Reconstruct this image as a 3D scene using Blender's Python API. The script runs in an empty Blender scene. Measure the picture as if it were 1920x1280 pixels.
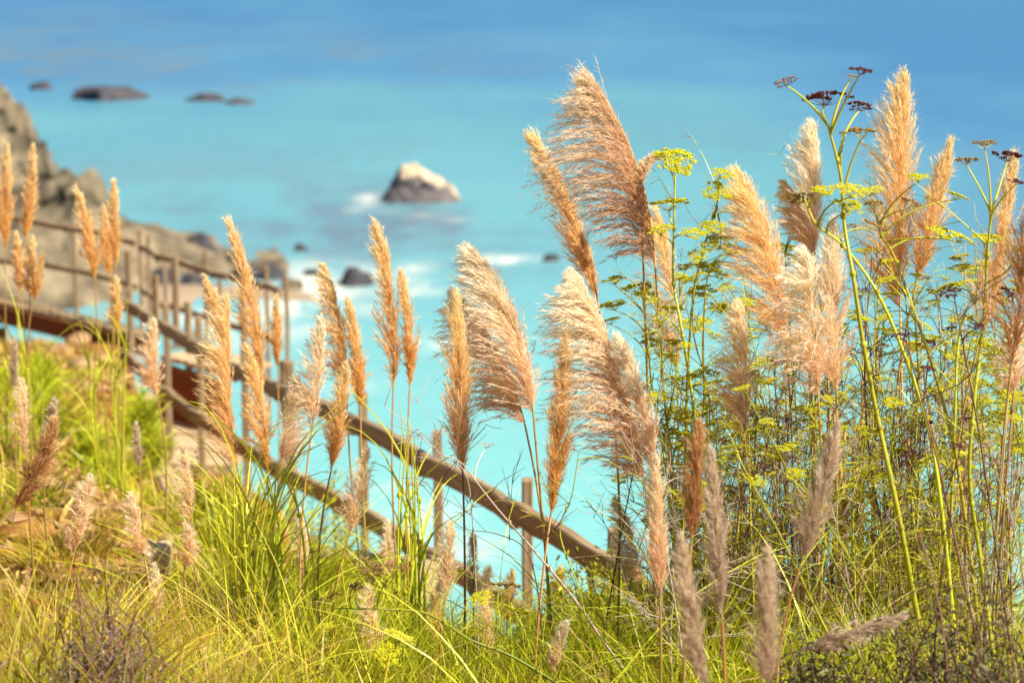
import bpy, bmesh, math, random
import numpy as np
from mathutils import Vector, Matrix, Euler

# ------------------------------------------------------------------ camera, sky, sun
SC = bpy.context.scene
COL = SC.collection
LENS, SENS, PITCH, FOCUS, FSTOP = 85.0, 36.0, math.radians(-11.0), 6.25, 4.0
cam_d = bpy.data.cameras.new("camera"); cam = bpy.data.objects.new("camera", cam_d); COL.objects.link(cam)
cam_d.lens = LENS; cam_d.sensor_width = SENS; cam_d.clip_start = 0.1; cam_d.clip_end = 60000
cam.rotation_euler = (math.pi / 2 + PITCH, 0, 0)
cam_d.dof.use_dof = True; cam_d.dof.focus_distance = FOCUS; cam_d.dof.aperture_fstop = FSTOP
SC.camera = cam
SC.render.resolution_x, SC.render.resolution_y = 1024, 682
SUN_EL, SUN_AZ = math.radians(50), math.radians(116)       # azimuth clockwise from +Y (the view direction)
world = bpy.data.worlds.new("World"); SC.world = world; world.use_nodes = True
wn = world.node_tree.nodes; wl = world.node_tree.links
sky = wn.new("ShaderNodeTexSky"); sky.sky_type = 'NISHITA'; sky.sun_disc = False
sky.sun_elevation = SUN_EL; sky.sun_rotation = SUN_AZ
wn["Background"].inputs[1].default_value = 0.06
wl.new(sky.outputs[0], wn["Background"].inputs[0])
sun_d = bpy.data.lights.new("sun", 'SUN'); sun = bpy.data.objects.new("sun", sun_d); COL.objects.link(sun)
sun_d.energy = 5.0; sun_d.angle = math.radians(0.5); sun_d.color = (1.0, 0.93, 0.80)
sd = Vector((math.sin(SUN_AZ) * math.cos(SUN_EL), math.cos(SUN_AZ) * math.cos(SUN_EL), math.sin(SUN_EL)))
sun.rotation_euler = sd.to_track_quat('Z', 'Y').to_euler()
SC.view_settings.view_transform = 'Standard'; SC.view_settings.look = 'None'
SC.view_settings.exposure = 0.80; SC.view_settings.gamma = 1.0; SC.view_settings.use_curve_mapping = False
SC.cycles.max_bounces = 7; SC.cycles.diffuse_bounces = 4; SC.cycles.transmission_bounces = 4
SC.cycles.use_denoising = True

RNG = np.random.default_rng(7)
random.seed(7)
CP, SP = math.cos(PITCH), math.sin(PITCH)
K = SENS / LENS / 1920.0
SEA = -45.0


def P(px, py, d):
    """point in the world that the photograph shows at px, py, d metres along the view axis"""
    x = (px - 960) * K * d; u = -(py - 640) * K * d
    return np.array([x, d * CP - u * SP, d * SP + u * CP])


def sea_point(px, py, z=SEA):
    a = P(px, py, 1.0)
    return a * (z / a[2])


def proj(v):
    v = np.atleast_2d(v); d = v[:, 1] * CP + v[:, 2] * SP; u = -v[:, 1] * SP + v[:, 2] * CP
    d = np.maximum(d, .01)
    return 960 + v[:, 0] / d / K, 640 - u / d / K, d


def sm(a, b, x):
    t = np.clip((x - a) / (b - a), 0, 1); return t * t * (3 - 2 * t)


def norm(a):
    return a / np.maximum(np.linalg.norm(a, axis=-1, keepdims=True), 1e-9)


def vnoise(x, y, seed=0):
    xi = np.floor(x).astype(np.int64); yi = np.floor(y).astype(np.int64)
    xf = x - xi; yf = y - yi
    def h(a, b):
        n = (a * 374761393 + b * 668265263 + seed * 982451653) & 0x7fffffff
        n = ((n ^ (n >> 13)) * 1274126177) & 0x7fffffff
        return ((n ^ (n >> 16)) & 0xffff) / 65535.0
    u = xf * xf * (3 - 2 * xf); v = yf * yf * (3 - 2 * yf)
    return (h(xi, yi) * (1 - u) + h(xi + 1, yi) * u) * (1 - v) + (h(xi, yi + 1) * (1 - u) + h(xi + 1, yi + 1) * u) * v


def fbm(x, y, seed=0, o=4):
    s = 0; a = .5
    for k in range(o):
        s = s + a * vnoise(x * 2 ** k, y * 2 ** k, seed + k); a *= .5
    return s / (1 - .5 ** o)


# ------------------------------------------------------------------ mesh helpers
class MB:
    """collects quads with per-vertex values u, s, r and makes one mesh of them"""
    def __init__(self):
        self.V, self.F, self.A, self.n = [], [], [], 0

    def add(self, V, F, A=None):
        V = np.asarray(V, float).reshape(-1, 3); F = np.asarray(F, int)
        if A is None: A = np.zeros((len(V), 3))
        self.V.append(V); self.F.append(F + self.n); self.A.append(A); self.n += len(V)

    def ribbons(self, pts, w, s=None, side=None, tip=0.12, rng=RNG):
        """pts (N,K,3); w (N,); s (N,)"""
        N, k, _ = pts.shape
        if N == 0: return
        t = np.gradient(pts, axis=1)
        if side is None: side = rng.normal(size=(N, 1, 3))
        sd_ = norm(np.cross(t, np.broadcast_to(side, t.shape)))
        u = np.linspace(0, 1, k)
        prof = np.where(u < .25, .7 + 1.2 * u, 1 - (u - .25) / .75 * (1 - tip))
        ww = (np.asarray(w).reshape(-1, 1) * prof)[..., None] * .5
        V = np.stack([pts - sd_ * ww, pts + sd_ * ww], 2).reshape(-1, 3)
        b = (np.arange(N) * k * 2)[:, None] + np.arange(k - 1)[None] * 2
        F = np.stack([b, b + 1, b + 3, b + 2], -1).reshape(-1, 4)
        A = np.zeros((N, k, 2, 3)); A[..., 0] = u[None, :, None]
        A[..., 1] = (np.zeros(N) if s is None else s)[:, None, None]
        A[..., 2] = rng.random(N)[:, None, None]
        self.add(V, F, A.reshape(-1, 3))

    def tube(self, pts, r, sides=6, s=0.0):
        pts = np.asarray(pts, float); k = len(pts); r = np.broadcast_to(np.asarray(r, float), (k,))
        t = norm(np.gradient(pts, axis=0))
        ref = np.array([0, 0, 1.]) if abs(t[0][2]) < .9 else np.array([0, 1., 0])
        a = norm(np.cross(t, ref)); b = np.cross(t, a)
        an = np.arange(sides) / sides * 2 * math.pi
        V = pts[:, None] + (np.cos(an)[None, :, None] * a[:, None] + np.sin(an)[None, :, None] * b[:, None]) * r[:, None, None]
        i = np.arange(k - 1)[:, None] * sides; j = np.arange(sides)[None]; jn = (j + 1) % sides
        F = np.stack([i + j, i + jn, i + sides + jn, i + sides + j], -1).reshape(-1, 4)
        A = np.zeros((k, sides, 3)); A[..., 0] = np.linspace(0, 1, k)[:, None]; A[..., 1] = s; A[..., 2] = random.random()
        self.add(V.reshape(-1, 3), F, A.reshape(-1, 3))

    def blobs(self, c, r, squash=1.0, s=None, rng=RNG):
        """small octahedra"""
        c = np.asarray(c).reshape(-1, 3); n = len(c); r = np.broadcast_to(r, (n,))
        base = np.array([[1, 0, 0], [0, 1, 0], [-1, 0, 0], [0, -1, 0], [0, 0, 1], [0, 0, -1]], float)
        base = base + 0.0; jit = 1 + rng.normal(size=(n, 6, 1)) * .15
        V = c[:, None] + base[None] * jit * r[:, None, None] * np.array([1, 1, squash])
        f = np.array([[0, 1, 4, 4], [1, 2, 4, 4], [2, 3, 4, 4], [3, 0, 4, 4], [1, 0, 5, 5], [2, 1, 5, 5], [3, 2, 5, 5], [0, 3, 5, 5]])
        F = (np.arange(n) * 6)[:, None, None] + f[None]
        A = np.zeros((n, 6, 3)); A[..., 2] = rng.random(n)[:, None]; A[..., 0] = .5
        if s is not None: A[..., 1] = np.asarray(s)[:, None]
        self.add(V.reshape(-1, 3), F.reshape(-1, 4), A.reshape(-1, 3))

    def mesh(self, name, mat, smooth=False, origin=None):
        V = np.concatenate(self.V); F = np.concatenate(self.F); A = np.concatenate(self.A)
        if origin is not None: V = V - np.asarray(origin)
        me = bpy.data.meshes.new(name)
        tri = F[:, 2] == F[:, 3]
        cnt = np.where(tri, 3, 4); start = np.concatenate([[0], np.cumsum(cnt)[:-1]])
        keep = np.ones((len(F), 4), bool); keep[tri, 3] = False
        me.vertices.add(len(V)); me.vertices.foreach_set("co", V.astype(np.float32).ravel())
        me.loops.add(int(cnt.sum())); me.loops.foreach_set("vertex_index", F[keep].astype(np.int32))
        me.polygons.add(len(F)); me.polygons.foreach_set("loop_start", start.astype(np.int32))
        try: me.polygons.foreach_set("loop_total", cnt.astype(np.int32))
        except Exception: pass
        me.polygons.foreach_set("use_smooth", np.full(len(F), smooth))
        at = me.attributes.new("usr", 'FLOAT_VECTOR', 'POINT'); at.data.foreach_set("vector", A.astype(np.float32).ravel())
        me.update(calc_edges=True)
        me.materials.append(mat)
        return me


def obj(name, me, parent=None, loc=None):
    o = bpy.data.objects.new(name, me); COL.objects.link(o)
    if loc is not None: o.location = [float(q) for q in loc]
    if parent is not None: o.parent = parent
    return o


def thing(name, label, cat, loc=(0, 0, 0), group=None):
    o = bpy.data.objects.new(name, None); COL.objects.link(o); o.location = [float(q) for q in loc]
    o.empty_display_size = .05
    return tag(o, label, cat, group)


def tag(o, label=None, cat=None, group=None, kind=None):
    if label: o['label'] = label
    if cat: o['category'] = cat
    if group: o['group'] = group
    if kind: o['kind'] = kind
    return o


# ------------------------------------------------------------------ materials
def new_mat(name):
    m = bpy.data.materials.new(name); m.use_nodes = True
    nt = m.node_tree; nt.nodes.clear(); out = nt.nodes.new("ShaderNodeOutputMaterial")
    return m, nt, out


def N(nt, typ, **kw):
    n = nt.nodes.new(typ)
    for k_, v in kw.items():
        if k_ in n.inputs.keys(): n.inputs[k_].default_value = v
        else: setattr(n, k_, v)
    return n


def ramp(nt, fac, stops):
    r = nt.nodes.new("ShaderNodeValToRGB"); e = r.color_ramp.elements
    while len(e) < len(stops): e.new(.5)
    for q, (p, c) in zip(e, stops): q.position = p; q.color = (*c, 1) if len(c) == 3 else c
    nt.links.new(fac, r.inputs[0]); return r.outputs[0]


def mixc(nt, f, a, b, mode='MIX'):
    m = nt.nodes.new("ShaderNodeMix"); m.data_type = 'RGBA'; m.blend_type = mode
    for s, v in ((m.inputs[0], f), (m.inputs[6], a), (m.inputs[7], b)):
        if hasattr(v, 'links'): nt.links.new(v, s)
        elif isinstance(v, (int, float)): s.default_value = v
        else: s.default_value = (*v, 1)
    return m.outputs[2]


def mathn(nt, op, a, b=0.0, clamp=False):
    m = nt.nodes.new("ShaderNodeMath"); m.operation = op; m.use_clamp = clamp
    for s, v in ((m.inputs[0], a), (m.inputs[1], b)):
        if hasattr(v, 'links'): nt.links.new(v, s)
        else: s.default_value = v
    return m.outputs[0]


def fibre(name, root, tip, low=None, vary=.25, trans=.45, gloss=.06, midcol=None):
    """thin plant matter: colour runs root to tip (u), lower end of the head (s) may differ, each strand varies (r)"""
    m, nt, out = new_mat(name)
    at = N(nt, "ShaderNodeAttribute", attribute_name="usr")
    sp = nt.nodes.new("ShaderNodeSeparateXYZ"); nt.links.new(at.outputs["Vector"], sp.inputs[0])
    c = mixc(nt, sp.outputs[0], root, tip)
    if low is not None:
        f = mathn(nt, 'SUBTRACT', 1.0, sp.outputs[1], True); f = mathn(nt, 'POWER', f, 1.6)
        c = mixc(nt, mathn(nt, 'MULTIPLY', f, .85), c, low)
    g = mathn(nt, 'MULTIPLY_ADD', sp.outputs[2], 2 * vary); g.node.inputs[2].default_value = 1 - vary
    c = mixc(nt, 1.0, c, g, 'MULTIPLY')
    hs = N(nt, "ShaderNodeHueSaturation"); nt.links.new(c, hs.inputs['Color'])
    h = mathn(nt, 'FRACT', mathn(nt, 'MULTIPLY', sp.outputs[2], 7.31)); h = mathn(nt, 'MULTIPLY_ADD', h, .04); h.node.inputs[2].default_value = .48
    nt.links.new(h, hs.inputs['Hue']); c = hs.outputs[0]
    d = N(nt, "ShaderNodeBsdfDiffuse"); t = N(nt, "ShaderNodeBsdfTranslucent"); nt.links.new(c, d.inputs[0]); nt.links.new(c, t.inputs[0])
    mx = N(nt, "ShaderNodeMixShader"); mx.inputs[0].default_value = trans
    nt.links.new(d.outputs[0], mx.inputs[1]); nt.links.new(t.outputs[0], mx.inputs[2])
    gl = N(nt, "ShaderNodeBsdfGlossy", Roughness=.4); mg = N(nt, "ShaderNodeMixShader"); mg.inputs[0].default_value = gloss * .3
    nt.links.new(mx.outputs[0], mg.inputs[1]); nt.links.new(gl.outputs[0], mg.inputs[2]); nt.links.new(mg.outputs[0], out.inputs[0])
    return m


def princ(nt, out, col, rough=.8, bump=None, bstr=.3, spec=.3, bdist=.01):
    b = N(nt, "ShaderNodeBsdfPrincipled", Roughness=rough); b.inputs['Specular IOR Level'].default_value = spec
    if hasattr(col, 'links'): nt.links.new(col, b.inputs['Base Color'])
    else: b.inputs['Base Color'].default_value = (*col, 1)
    if bump is not None:
        bp = N(nt, "ShaderNodeBump", Strength=bstr, Distance=bdist); nt.links.new(bump, bp.inputs['Height']); nt.links.new(bp.outputs[0], b.inputs['Normal'])
    nt.links.new(b.outputs[0], out.inputs[0]); return b


def wood_mat(name, a, b, c):
    m, nt, out = new_mat(name)
    tc = N(nt, "ShaderNodeTexCoord"); oi = N(nt, "ShaderNodeObjectInfo")
    mp = N(nt, "ShaderNodeMapping"); mp.inputs['Scale'].default_value = (1.3, 28, 28)
    off = N(nt, "ShaderNodeVectorMath", operation='ADD'); nt.links.new(tc.outputs['Object'], off.inputs[0]); nt.links.new(oi.outputs['Random'], off.inputs[1])
    nt.links.new(off.outputs[0], mp.inputs[0])
    n1 = N(nt, "ShaderNodeTexNoise", Scale=1.6, Detail=8.0, Roughness=.7); nt.links.new(mp.outputs[0], n1.inputs['Vector'])
    n2 = N(nt, "ShaderNodeTexNoise", Scale=5.0, Detail=4.0); nt.links.new(off.outputs[0], n2.inputs['Vector'])
    c1 = ramp(nt, n1.outputs[0], [(.3, a), (.5, b), (.72, c)])
    c2 = mixc(nt, mathn(nt, 'MULTIPLY', n2.outputs[0], .5), c1, tuple(q * .6 for q in b))
    princ(nt, out, c2, .85, n1.outputs[0], .6, .2, .004); return m


M = {}
# plume colours
M['gold'] = fibre("golden_plume", (.93, .56, .13), (1.0, .90, .57), (.84, .44, .09), .20, .36)
M['cream'] = fibre("cream_plume", (.97, .78, .46), (1.0, .96, .80), (.93, .62, .38), .12, .36)
M['pink'] = fibre("pink_plume", (.95, .69, .36), (1.0, .93, .70), (.87, .54, .29), .18, .42)
M['tan'] = fibre("tan_plume", (.97, .63, .22), (1.0, .91, .56), (.88, .50, .18), .18, .40)
M['brown'] = fibre("brown_plume", (.48, .22, .06), (.86, .56, .25), (.45, .19, .07), .3, .3)
M['grey'] = fibre("grey_plume", (.60, .45, .28), (.86, .72, .52), (.54, .38, .26), .2, .3)
M['silk'] = fibre("silky_brown_plume", (.82, .50, .21), (1.0, .95, .74), (.56, .26, .11), .24, .36)
M['blush'] = fibre("blush_cream_plume", (.95, .72, .42), (1.0, .96, .78), (.82, .48, .25), .18, .36)
M['dry2'] = fibre("grey_brown_weed", (.16, .12, .09), (.42, .33, .22), None, .4, .3, .05)
# stems, leaves
M['stalk'] = fibre("straw_stalk", (.42, .40, .06), (.55, .28, .09), None, .2, .1, .1)
M['reed'] = fibre("green_reed", (.44, .48, .02), (.72, .72, .05), None, .25, .25, .1)
M['culm'] = fibre("tan_cane", (.60, .33, .09), (.74, .46, .17), None, .3, .1, .1)
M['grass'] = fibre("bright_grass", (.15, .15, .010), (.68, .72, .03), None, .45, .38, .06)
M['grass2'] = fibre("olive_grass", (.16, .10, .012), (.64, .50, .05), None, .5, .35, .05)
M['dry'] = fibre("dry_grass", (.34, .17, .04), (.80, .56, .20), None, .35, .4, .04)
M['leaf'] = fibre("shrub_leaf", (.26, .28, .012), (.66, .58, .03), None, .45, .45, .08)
M['dark'] = fibre("shaded_olive_leaf", (.07, .06, .025), (.24, .21, .11), None, .6, .3, .05)  # shade at the foot of the thicket put into the leaf colour
M['fennel'] = fibre("fennel_green", (.46, .44, .02), (.62, .56, .05), None, .3, .15, .1)
M['stemdk'] = fibre("purple_brown_stem", (.13, .07, .055), (.22, .11, .07), None, .35, .05, .08)
M['stemgn'] = fibre("deep_green_stem", (.20, .22, .02), (.38, .38, .04), None, .3, .1, .1)
M['stemgy'] = fibre("bleached_stem", (.42, .32, .24), (.60, .46, .34), None, .3, .05, .08)
M['umbel'] = fibre("yellow_flower", (.60, .58, .02), (.76, .72, .04), None, .3, .3, .03)
M['seed'] = fibre("dark_seed", (.10, .022, .022), (.10, .022, .022), None, .4, .05, .1)
M['seedbrown'] = fibre("brown_seed", (.30, .19, .05), (.30, .19, .05), None, .5, .1, .1)
M['wood'] = wood_mat("weathered_wood", (.13, .075, .035), (.34, .23, .12), (.52, .42, .29))
M['deck'] = wood_mat("step_wood", (.30, .20, .11), (.52, .38, .22), (.62, .48, .30))
M['rust'] = wood_mat("red_brown_wood", (.10, .03, .012), (.20, .065, .02), (.27, .10, .035))


def rock_mat(name, lo, hi, top, toph=.3, sc=.35):
    m, nt, out = new_mat(name)
    tc = N(nt, "ShaderNodeTexCoord"); ge = N(nt, "ShaderNodeNewGeometry")
    n = N(nt, "ShaderNodeTexNoise", Scale=sc, Detail=8.0, Roughness=.65); nt.links.new(tc.outputs['Object'], n.inputs['Vector'])
    c = ramp(nt, n.outputs[0], [(.35, lo), (.65, hi)])
    if top is not None:
        at = N(nt, "ShaderNodeAttribute", attribute_name="usr"); sp = nt.nodes.new("ShaderNodeSeparateXYZ"); nt.links.new(at.outputs["Vector"], sp.inputs[0])
        f = mathn(nt, 'ADD', sp.outputs[0], mathn(nt, 'MULTIPLY', mathn(nt, 'SUBTRACT', n.outputs[0], .5), 1.2))
        f = mathn(nt, 'MULTIPLY', mathn(nt, 'SUBTRACT', f, toph), 6.0, True)
        c = mixc(nt, f, c, top)
    princ(nt, out, c, .9, n.outputs[0], .8, .2, .6 / max(sc, .1) * .1); return m


M['rock'] = rock_mat("sea_rock_stone", (.03, .03, .04), (.10, .09, .095), (.20, .18, .14), 1.4)
M['stack'] = rock_mat("pale_capped_stone", (.07, .065, .075), (.18, .15, .14), (.60, .46, .31), .45)
M['cliff'] = rock_mat("cliff_stone", (.05, .038, .028), (.32, .25, .15), (.20, .17, .09), 1.22, .16)
M['boulder'] = rock_mat("boulder_stone", (.22, .11, .05), (.48, .30, .15), None, .5, 6)

m, nt, out = new_mat("hillside_earth")
tc = N(nt, "ShaderNodeTexCoord")
n1 = N(nt, "ShaderNodeTexNoise", Scale=2.2, Detail=9.0, Roughness=.7); nt.links.new(tc.outputs['Object'], n1.inputs['Vector'])
n2 = N(nt, "ShaderNodeTexNoise", Scale=.8, Detail=4.0); nt.links.new(tc.outputs['Object'], n2.inputs['Vector'])
c = ramp(nt, n1.outputs[0], [(.34, (.05, .02, .008)), (.48, (.30, .12, .03)), (.66, (.50, .28, .10))])
c = mixc(nt, ramp(nt, n2.outputs[0], [(.52, (0, 0, 0)), (.68, (1, 1, 1))]), c, (.22, .17, .03))
princ(nt, out, c, .95, n1.outputs[0], .8, .1, .06); M['earth'] = m

# sea: colour of the water itself (shoals, kelp beds, foam) is stored per vertex in 'usr' = depth, kelp, foam
m, nt, out = new_mat("sea_water")
at = N(nt, "ShaderNodeAttribute", attribute_name="usr"); sp = nt.nodes.new("ShaderNodeSeparateXYZ"); nt.links.new(at.outputs["Vector"], sp.inputs[0])
tc = N(nt, "ShaderNodeTexCoord")
mp = N(nt, "ShaderNodeMapping"); mp.inputs['Scale'].default_value = (.022, .010, 1); nt.links.new(tc.outputs['Object'], mp.inputs[0])
nz = N(nt, "ShaderNodeTexNoise", Scale=1.0, Detail=6.0, Roughness=.6); nt.links.new(mp.outputs[0], nz.inputs['Vector'])
mp2 = N(nt, "ShaderNodeMapping"); mp2.inputs['Scale'].default_value = (.22, .10, 1); nt.links.new(tc.outputs['Object'], mp2.inputs[0])
nf = N(nt, "ShaderNodeTexNoise", Scale=1.0, Detail=7.0, Roughness=.7); nt.links.new(mp2.outputs[0], nf.inputs['Vector'])
dd = mathn(nt, 'ADD', sp.outputs[0], mathn(nt, 'MULTIPLY', mathn(nt, 'SUBTRACT', nz.outputs[0], .5), .45))
c = ramp(nt, dd, [(0.0, (.185, .47, .46)), (.3, (.14, .375, .41)), (.6, (.095, .285, .35)), (.78, (.062, .215, .36)), (1.0, (.034, .155, .32))])
kk = mathn(nt, 'MULTIPLY', sp.outputs[1], ramp(nt, nf.outputs[0], [(.3, (.2, .2, .2)), (.6, (1, 1, 1))]), True)
c = mixc(nt, mathn(nt, 'MULTIPLY', kk, .95), c, (.115, .185, .24))
ff = mathn(nt, 'MULTIPLY', sp.outputs[2], ramp(nt, nf.outputs[0], [(.38, (.05, .05, .05)), (.56, (1, 1, 1))]), True)
c = mixc(nt, ff, c, (.78, .75, .63))
wv = N(nt, "ShaderNodeTexNoise", Scale=.35, Detail=5.0); nt.links.new(tc.outputs['Object'], wv.inputs['Vector'])
princ(nt, out, c, .35, wv.outputs[0], .25, .15, 1.0); M['sea'] = m
m, nt, out = new_mat("pale_sand"); princ(nt, out, (.34, .25, .16), .95); M['sand'] = m

# ------------------------------------------------------------------ fence line and terrain
# rail joints of the stair fence: px, top rail y, middle rail y, post top y, distance
NODES = [(243, 570, 668, 540, 18.7), (312, 612, 735, 568, 17.5), (374, 648, 783, 592, 16.3), (460, 697, 840, 640, 14.9), (545, 738, 893, 676, 13.6),
         (682, 795, 968, 735, 12.2), (821, 872, 1050, 806, 11.0), (988, 962, 1152, 895, 9.9), (1150, 1056, 1262, 990, 9.1), (1300, 1160, 1380, 1092, 8.4)]
RAIL = np.array([P(a, b, e) for a, b, c_, d_, e in NODES])
TREAD_Z = RAIL[:, 2] - .94
LA, LB = RAIL[8], RAIL[0]
LU = (LB - LA)[:2] / np.linalg.norm((LB - LA)[:2]); LN = np.array([-LU[1], LU[0]])     # LN points up the hill, away from the sea
if LN[0] > 0: LN = -LN


def sdist(x, y): return (x - LA[0]) * LN[0] + (y - LA[1]) * LN[1]


TY = RAIL[::-1, 1]; TZ = TREAD_Z[::-1]


def ground(x, y):
    x = np.asarray(x, float); y = np.asarray(y, float)
    s = sdist(x, y)
    zl = np.interp(y, [-20, 0, 5, 7, 8, 9, 10.5, 12, 14, 16, 20, 22, 24, 40, 90], [-1.0, -1.55, -1.80, -2.2, -2.38, -2.44, -2.54, -2.66, -2.98, -3.34, -3.92, -4.4, -4.85, -15, -50])
    near = np.interp(y, [-20, 0, 5, 6, 7.5, 9], [-1.0, -1.5, -2.02, -2.25, -2.62, -3.4])
    st = np.interp(y, np.concatenate([TY, [26, 40, 90]]), np.concatenate([TZ - .16, [-6.2, -15, -50]]))
    z0 = near + (st - near) * sm(7.3, 8.8, y)
    hw = np.maximum(sm(.85, 1.9, s), sm(.148, .168, -x / np.maximum(y, 1)) * sm(11, 14, y))
    hn = sm(.04, .15, -x / np.maximum(y, 1)); hw = hn + (hw - hn) * sm(8.5, 11, y)
    z = z0 + (zl - z0) * hw
    z = z - np.maximum(0, -.45 - s - 2.2 * sm(8.6, 7.2, y)) * 1.3 - np.maximum(0, x - 2.6) * .9
    z = z + (fbm(x * 1.1, y * 1.1, 3) - .5) * .28 * sm(1.2, 2.5, s) + (fbm(x * 4, y * 4, 5) - .5) * .07
    return np.maximum(z, SEA - 4)


xs = np.concatenate([np.linspace(-60, -8, 27)[:-1], np.linspace(-8, 4, 121), np.linspace(4, 60, 29)[1:]])
ys = np.concatenate([np.linspace(-25, 2, 20)[:-1], np.linspace(2, 26, 201), np.linspace(26, 90, 40)[1:]])
X, Y = np.meshgrid(xs, ys); Z = ground(X, Y)
mb = MB(); nx = len(xs); ny = len(ys); idx = np.arange(nx * ny).reshape(ny, nx)
mb.add(np.stack([X, Y, Z], -1), np.stack([idx[:-1, :-1], idx[:-1, 1:], idx[1:, 1:], idx[1:, :-1]], -1).reshape(-1, 4))
tag(obj("hillside_ground", mb.mesh("hillside_ground", M['earth'], True)), kind='structure')

# sea sheet: fan of rows out to the horizon, with shoals, kelp and foam where the place has them
rows = 1 / np.linspace(1 / 60., 1 / 30000., 420); cols = np.linspace(-1.6, 1.6, 901)
XX = rows[:, None] * cols[None]; YY = np.repeat(rows[:, None], len(cols), 1)
ZZ = np.full_like(XX, SEA); V = np.stack([XX, YY, ZZ], -1).reshape(-1, 3)
px, py, dpt = proj(V)
w1 = (fbm(V[:, 0] * .012, V[:, 1] * .02, 11) - .5); w2 = (fbm(V[:, 0] * .05, V[:, 1] * .03, 17) - .5)
w3 = fbm(V[:, 0] * .03, V[:, 1] * .006, 23) - .5
pw = py + w3 * 70 + w1 * 110 + w2 * 24; pxw = px + w2 * 110
depth = np.interp(pw + (px - 960) * .012, [-300, 20, 110, 150, 215, 330, 520, 640, 900, 1400], [1.05, .96, .85, .74, .60, .50, .34, .14, .05, .02])
depth += .30 * sm(1250, 1920, px) * sm(900, 300, py)  # deeper water to the right, with lens falloff put into its tone


def spot(cx, cy, rx, ry): return np.exp(-(((pxw - cx) / rx) ** 2 + ((pw - cy) / ry) ** 2) ** 1.0)


kelp = np.zeros(len(V)); foam = np.zeros(len(V))
for a in [(60, 105, 140, 10, .8), (510, 152, 95, 10, .8), (280, 125, 90, 9, .5), (720, 165, 120, 8, .4), (150, 60, 200, 14, .3), (430, 340, 45, 8, .5),
          (330, 380, 110, 12, .5), (520, 425, 170, 26, .6), (850, 455, 170, 22, .5), (640, 410, 90, 10, .45), (1010, 520, 110, 16, .25), (430, 470, 160, 18, .55),
          (850, 390, 180, 8, .3), (700, 372, 60, 8, .6), (880, 500, 130, 14, .35), (940, 425, 120, 12, .4), (620, 440, 220, 34, .35), (300, 100, 260, 14, .5), (900, 100, 200, 8, .3), (1250, 395, 160, 10, .3), (1000, 300, 260, 12, .16), (300, 300, 160, 10, .2)]:
    kelp = np.maximum(kelp, spot(*a[:4]) * a[4] * 1.5)
for a in [(575, 528, 90, 26, 1.3), (620, 520, 80, 22, 1.2), (530, 560, 60, 26, 1.0), (700, 535, 70, 12, .9), (775, 505, 40, 12, .7), (972, 489, 52, 11, 1.3), (780, 541, 50, 9, .8), (690, 368, 22, 5, .9), (850, 383, 40, 5, .9),
          (760, 378, 60, 4, .6), (565, 380, 40, 3, .5), (375, 585, 50, 18, 1.2), (420, 610, 60, 26, 1.0), (505, 580, 46, 40, 1.0), (560, 560, 50, 16, .6), (640, 575, 80, 14, .5),
          (830, 640, 60, 14, .45), (560, 620, 60, 18, .4), (810, 950, 70, 28, .6), (900, 1030, 70, 26, .6), (860, 1090, 80, 20, .4), (790, 1010, 50, 24, .5), (740, 890, 40, 14, .35),
          (130, 172, 16, 3, .2), (290, 190, 14, 3, .25), (430, 188, 12, 3, .3), (640, 700, 60, 14, .35), (960, 900, 60, 10, .2)]:
    foam = np.maximum(foam, spot(*a[:4]) * a[4])
zone = np.exp(-((py - 440) / 75) ** 2) * sm(1350, 900, px) + np.exp(-((py - 115) / 45) ** 2) * sm(900, 500, px) + .35 * np.exp(-((py - 330) / 90) ** 2)
kelp = np.maximum(kelp, np.clip((fbm(V[:, 0] * .05, V[:, 1] * .016, 61, 4) - .5) * 6, 0, 1) * zone * 1.15)
idx = np.arange(len(V)).reshape(len(rows), len(cols))
mb = MB(); mb.add(V, np.stack([idx[:-1, :-1], idx[:-1, 1:], idx[1:, 1:], idx[1:, :-1]], -1).reshape(-1, 4), np.stack([depth, kelp, np.clip(foam, 0, 1.3)], -1))
tag(obj("sea_water", mb.mesh("sea_water", M['sea'], True)), kind='structure')
mb = MB(); mb.add([[-40000, -9000, SEA - .6], [40000, -9000, SEA - .6], [40000, 40000, SEA - .6], [-40000, 40000, SEA - .6]], [[0, 1, 2, 3]], np.full((4, 3), [.9, 0, 0]))
tag(obj("outer_water", mb.mesh("outer_water", M['sea'])), kind='structure')

# headland on the left: crest and foot given where they stand, ridged flanks between, and a back slope
crest = [(-900, -60, 330), (-300, 40, 310), (-60, 112, 295), (0, 152, 288), (40, 200, 282), (90, 275, 274), (150, 340, 266), (200, 392, 272), (250, 425, 272), (330, 456, 276), (400, 480, 278), (470, 496, 279), (545, 516, 278)]
cx = np.array([q[0] for q in crest]); nu, nv = 200, 70
mb = MB(); pts = []
for i in range(nu):
    x = np.interp(i / (nu - 1), np.linspace(0, 1, len(cx)), cx)
    yc = np.interp(x, cx, [q[1] for q in crest]); dc = np.interp(x, cx, [q[2] for q in crest])
    C_ = P(x, yc, dc); C_[2] = max(C_[2], SEA + .8)
    F_ = sea_point(x - 10, max(yc + 60, np.interp(x, [-900, 0, 240, 300, 400, 545], [700, 640, 600, 560, 545, 548])), SEA - 1.5)
    B_ = C_ + np.array([-10, 60, 0.]); B_[2] = SEA - 2
    for j in range(nv):
        t = j / (nv - 1)
        if t < .8:
            q = t / .8; p = F_ + (C_ - F_) * q; p[2] = F_[2] + (C_[2] - F_[2]) * (q ** 1.15)
        else:
            q = (t - .8) / .2; p = C_ + (B_ - C_) * q
        pts.append(p)
Vh = np.array(pts)
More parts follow.
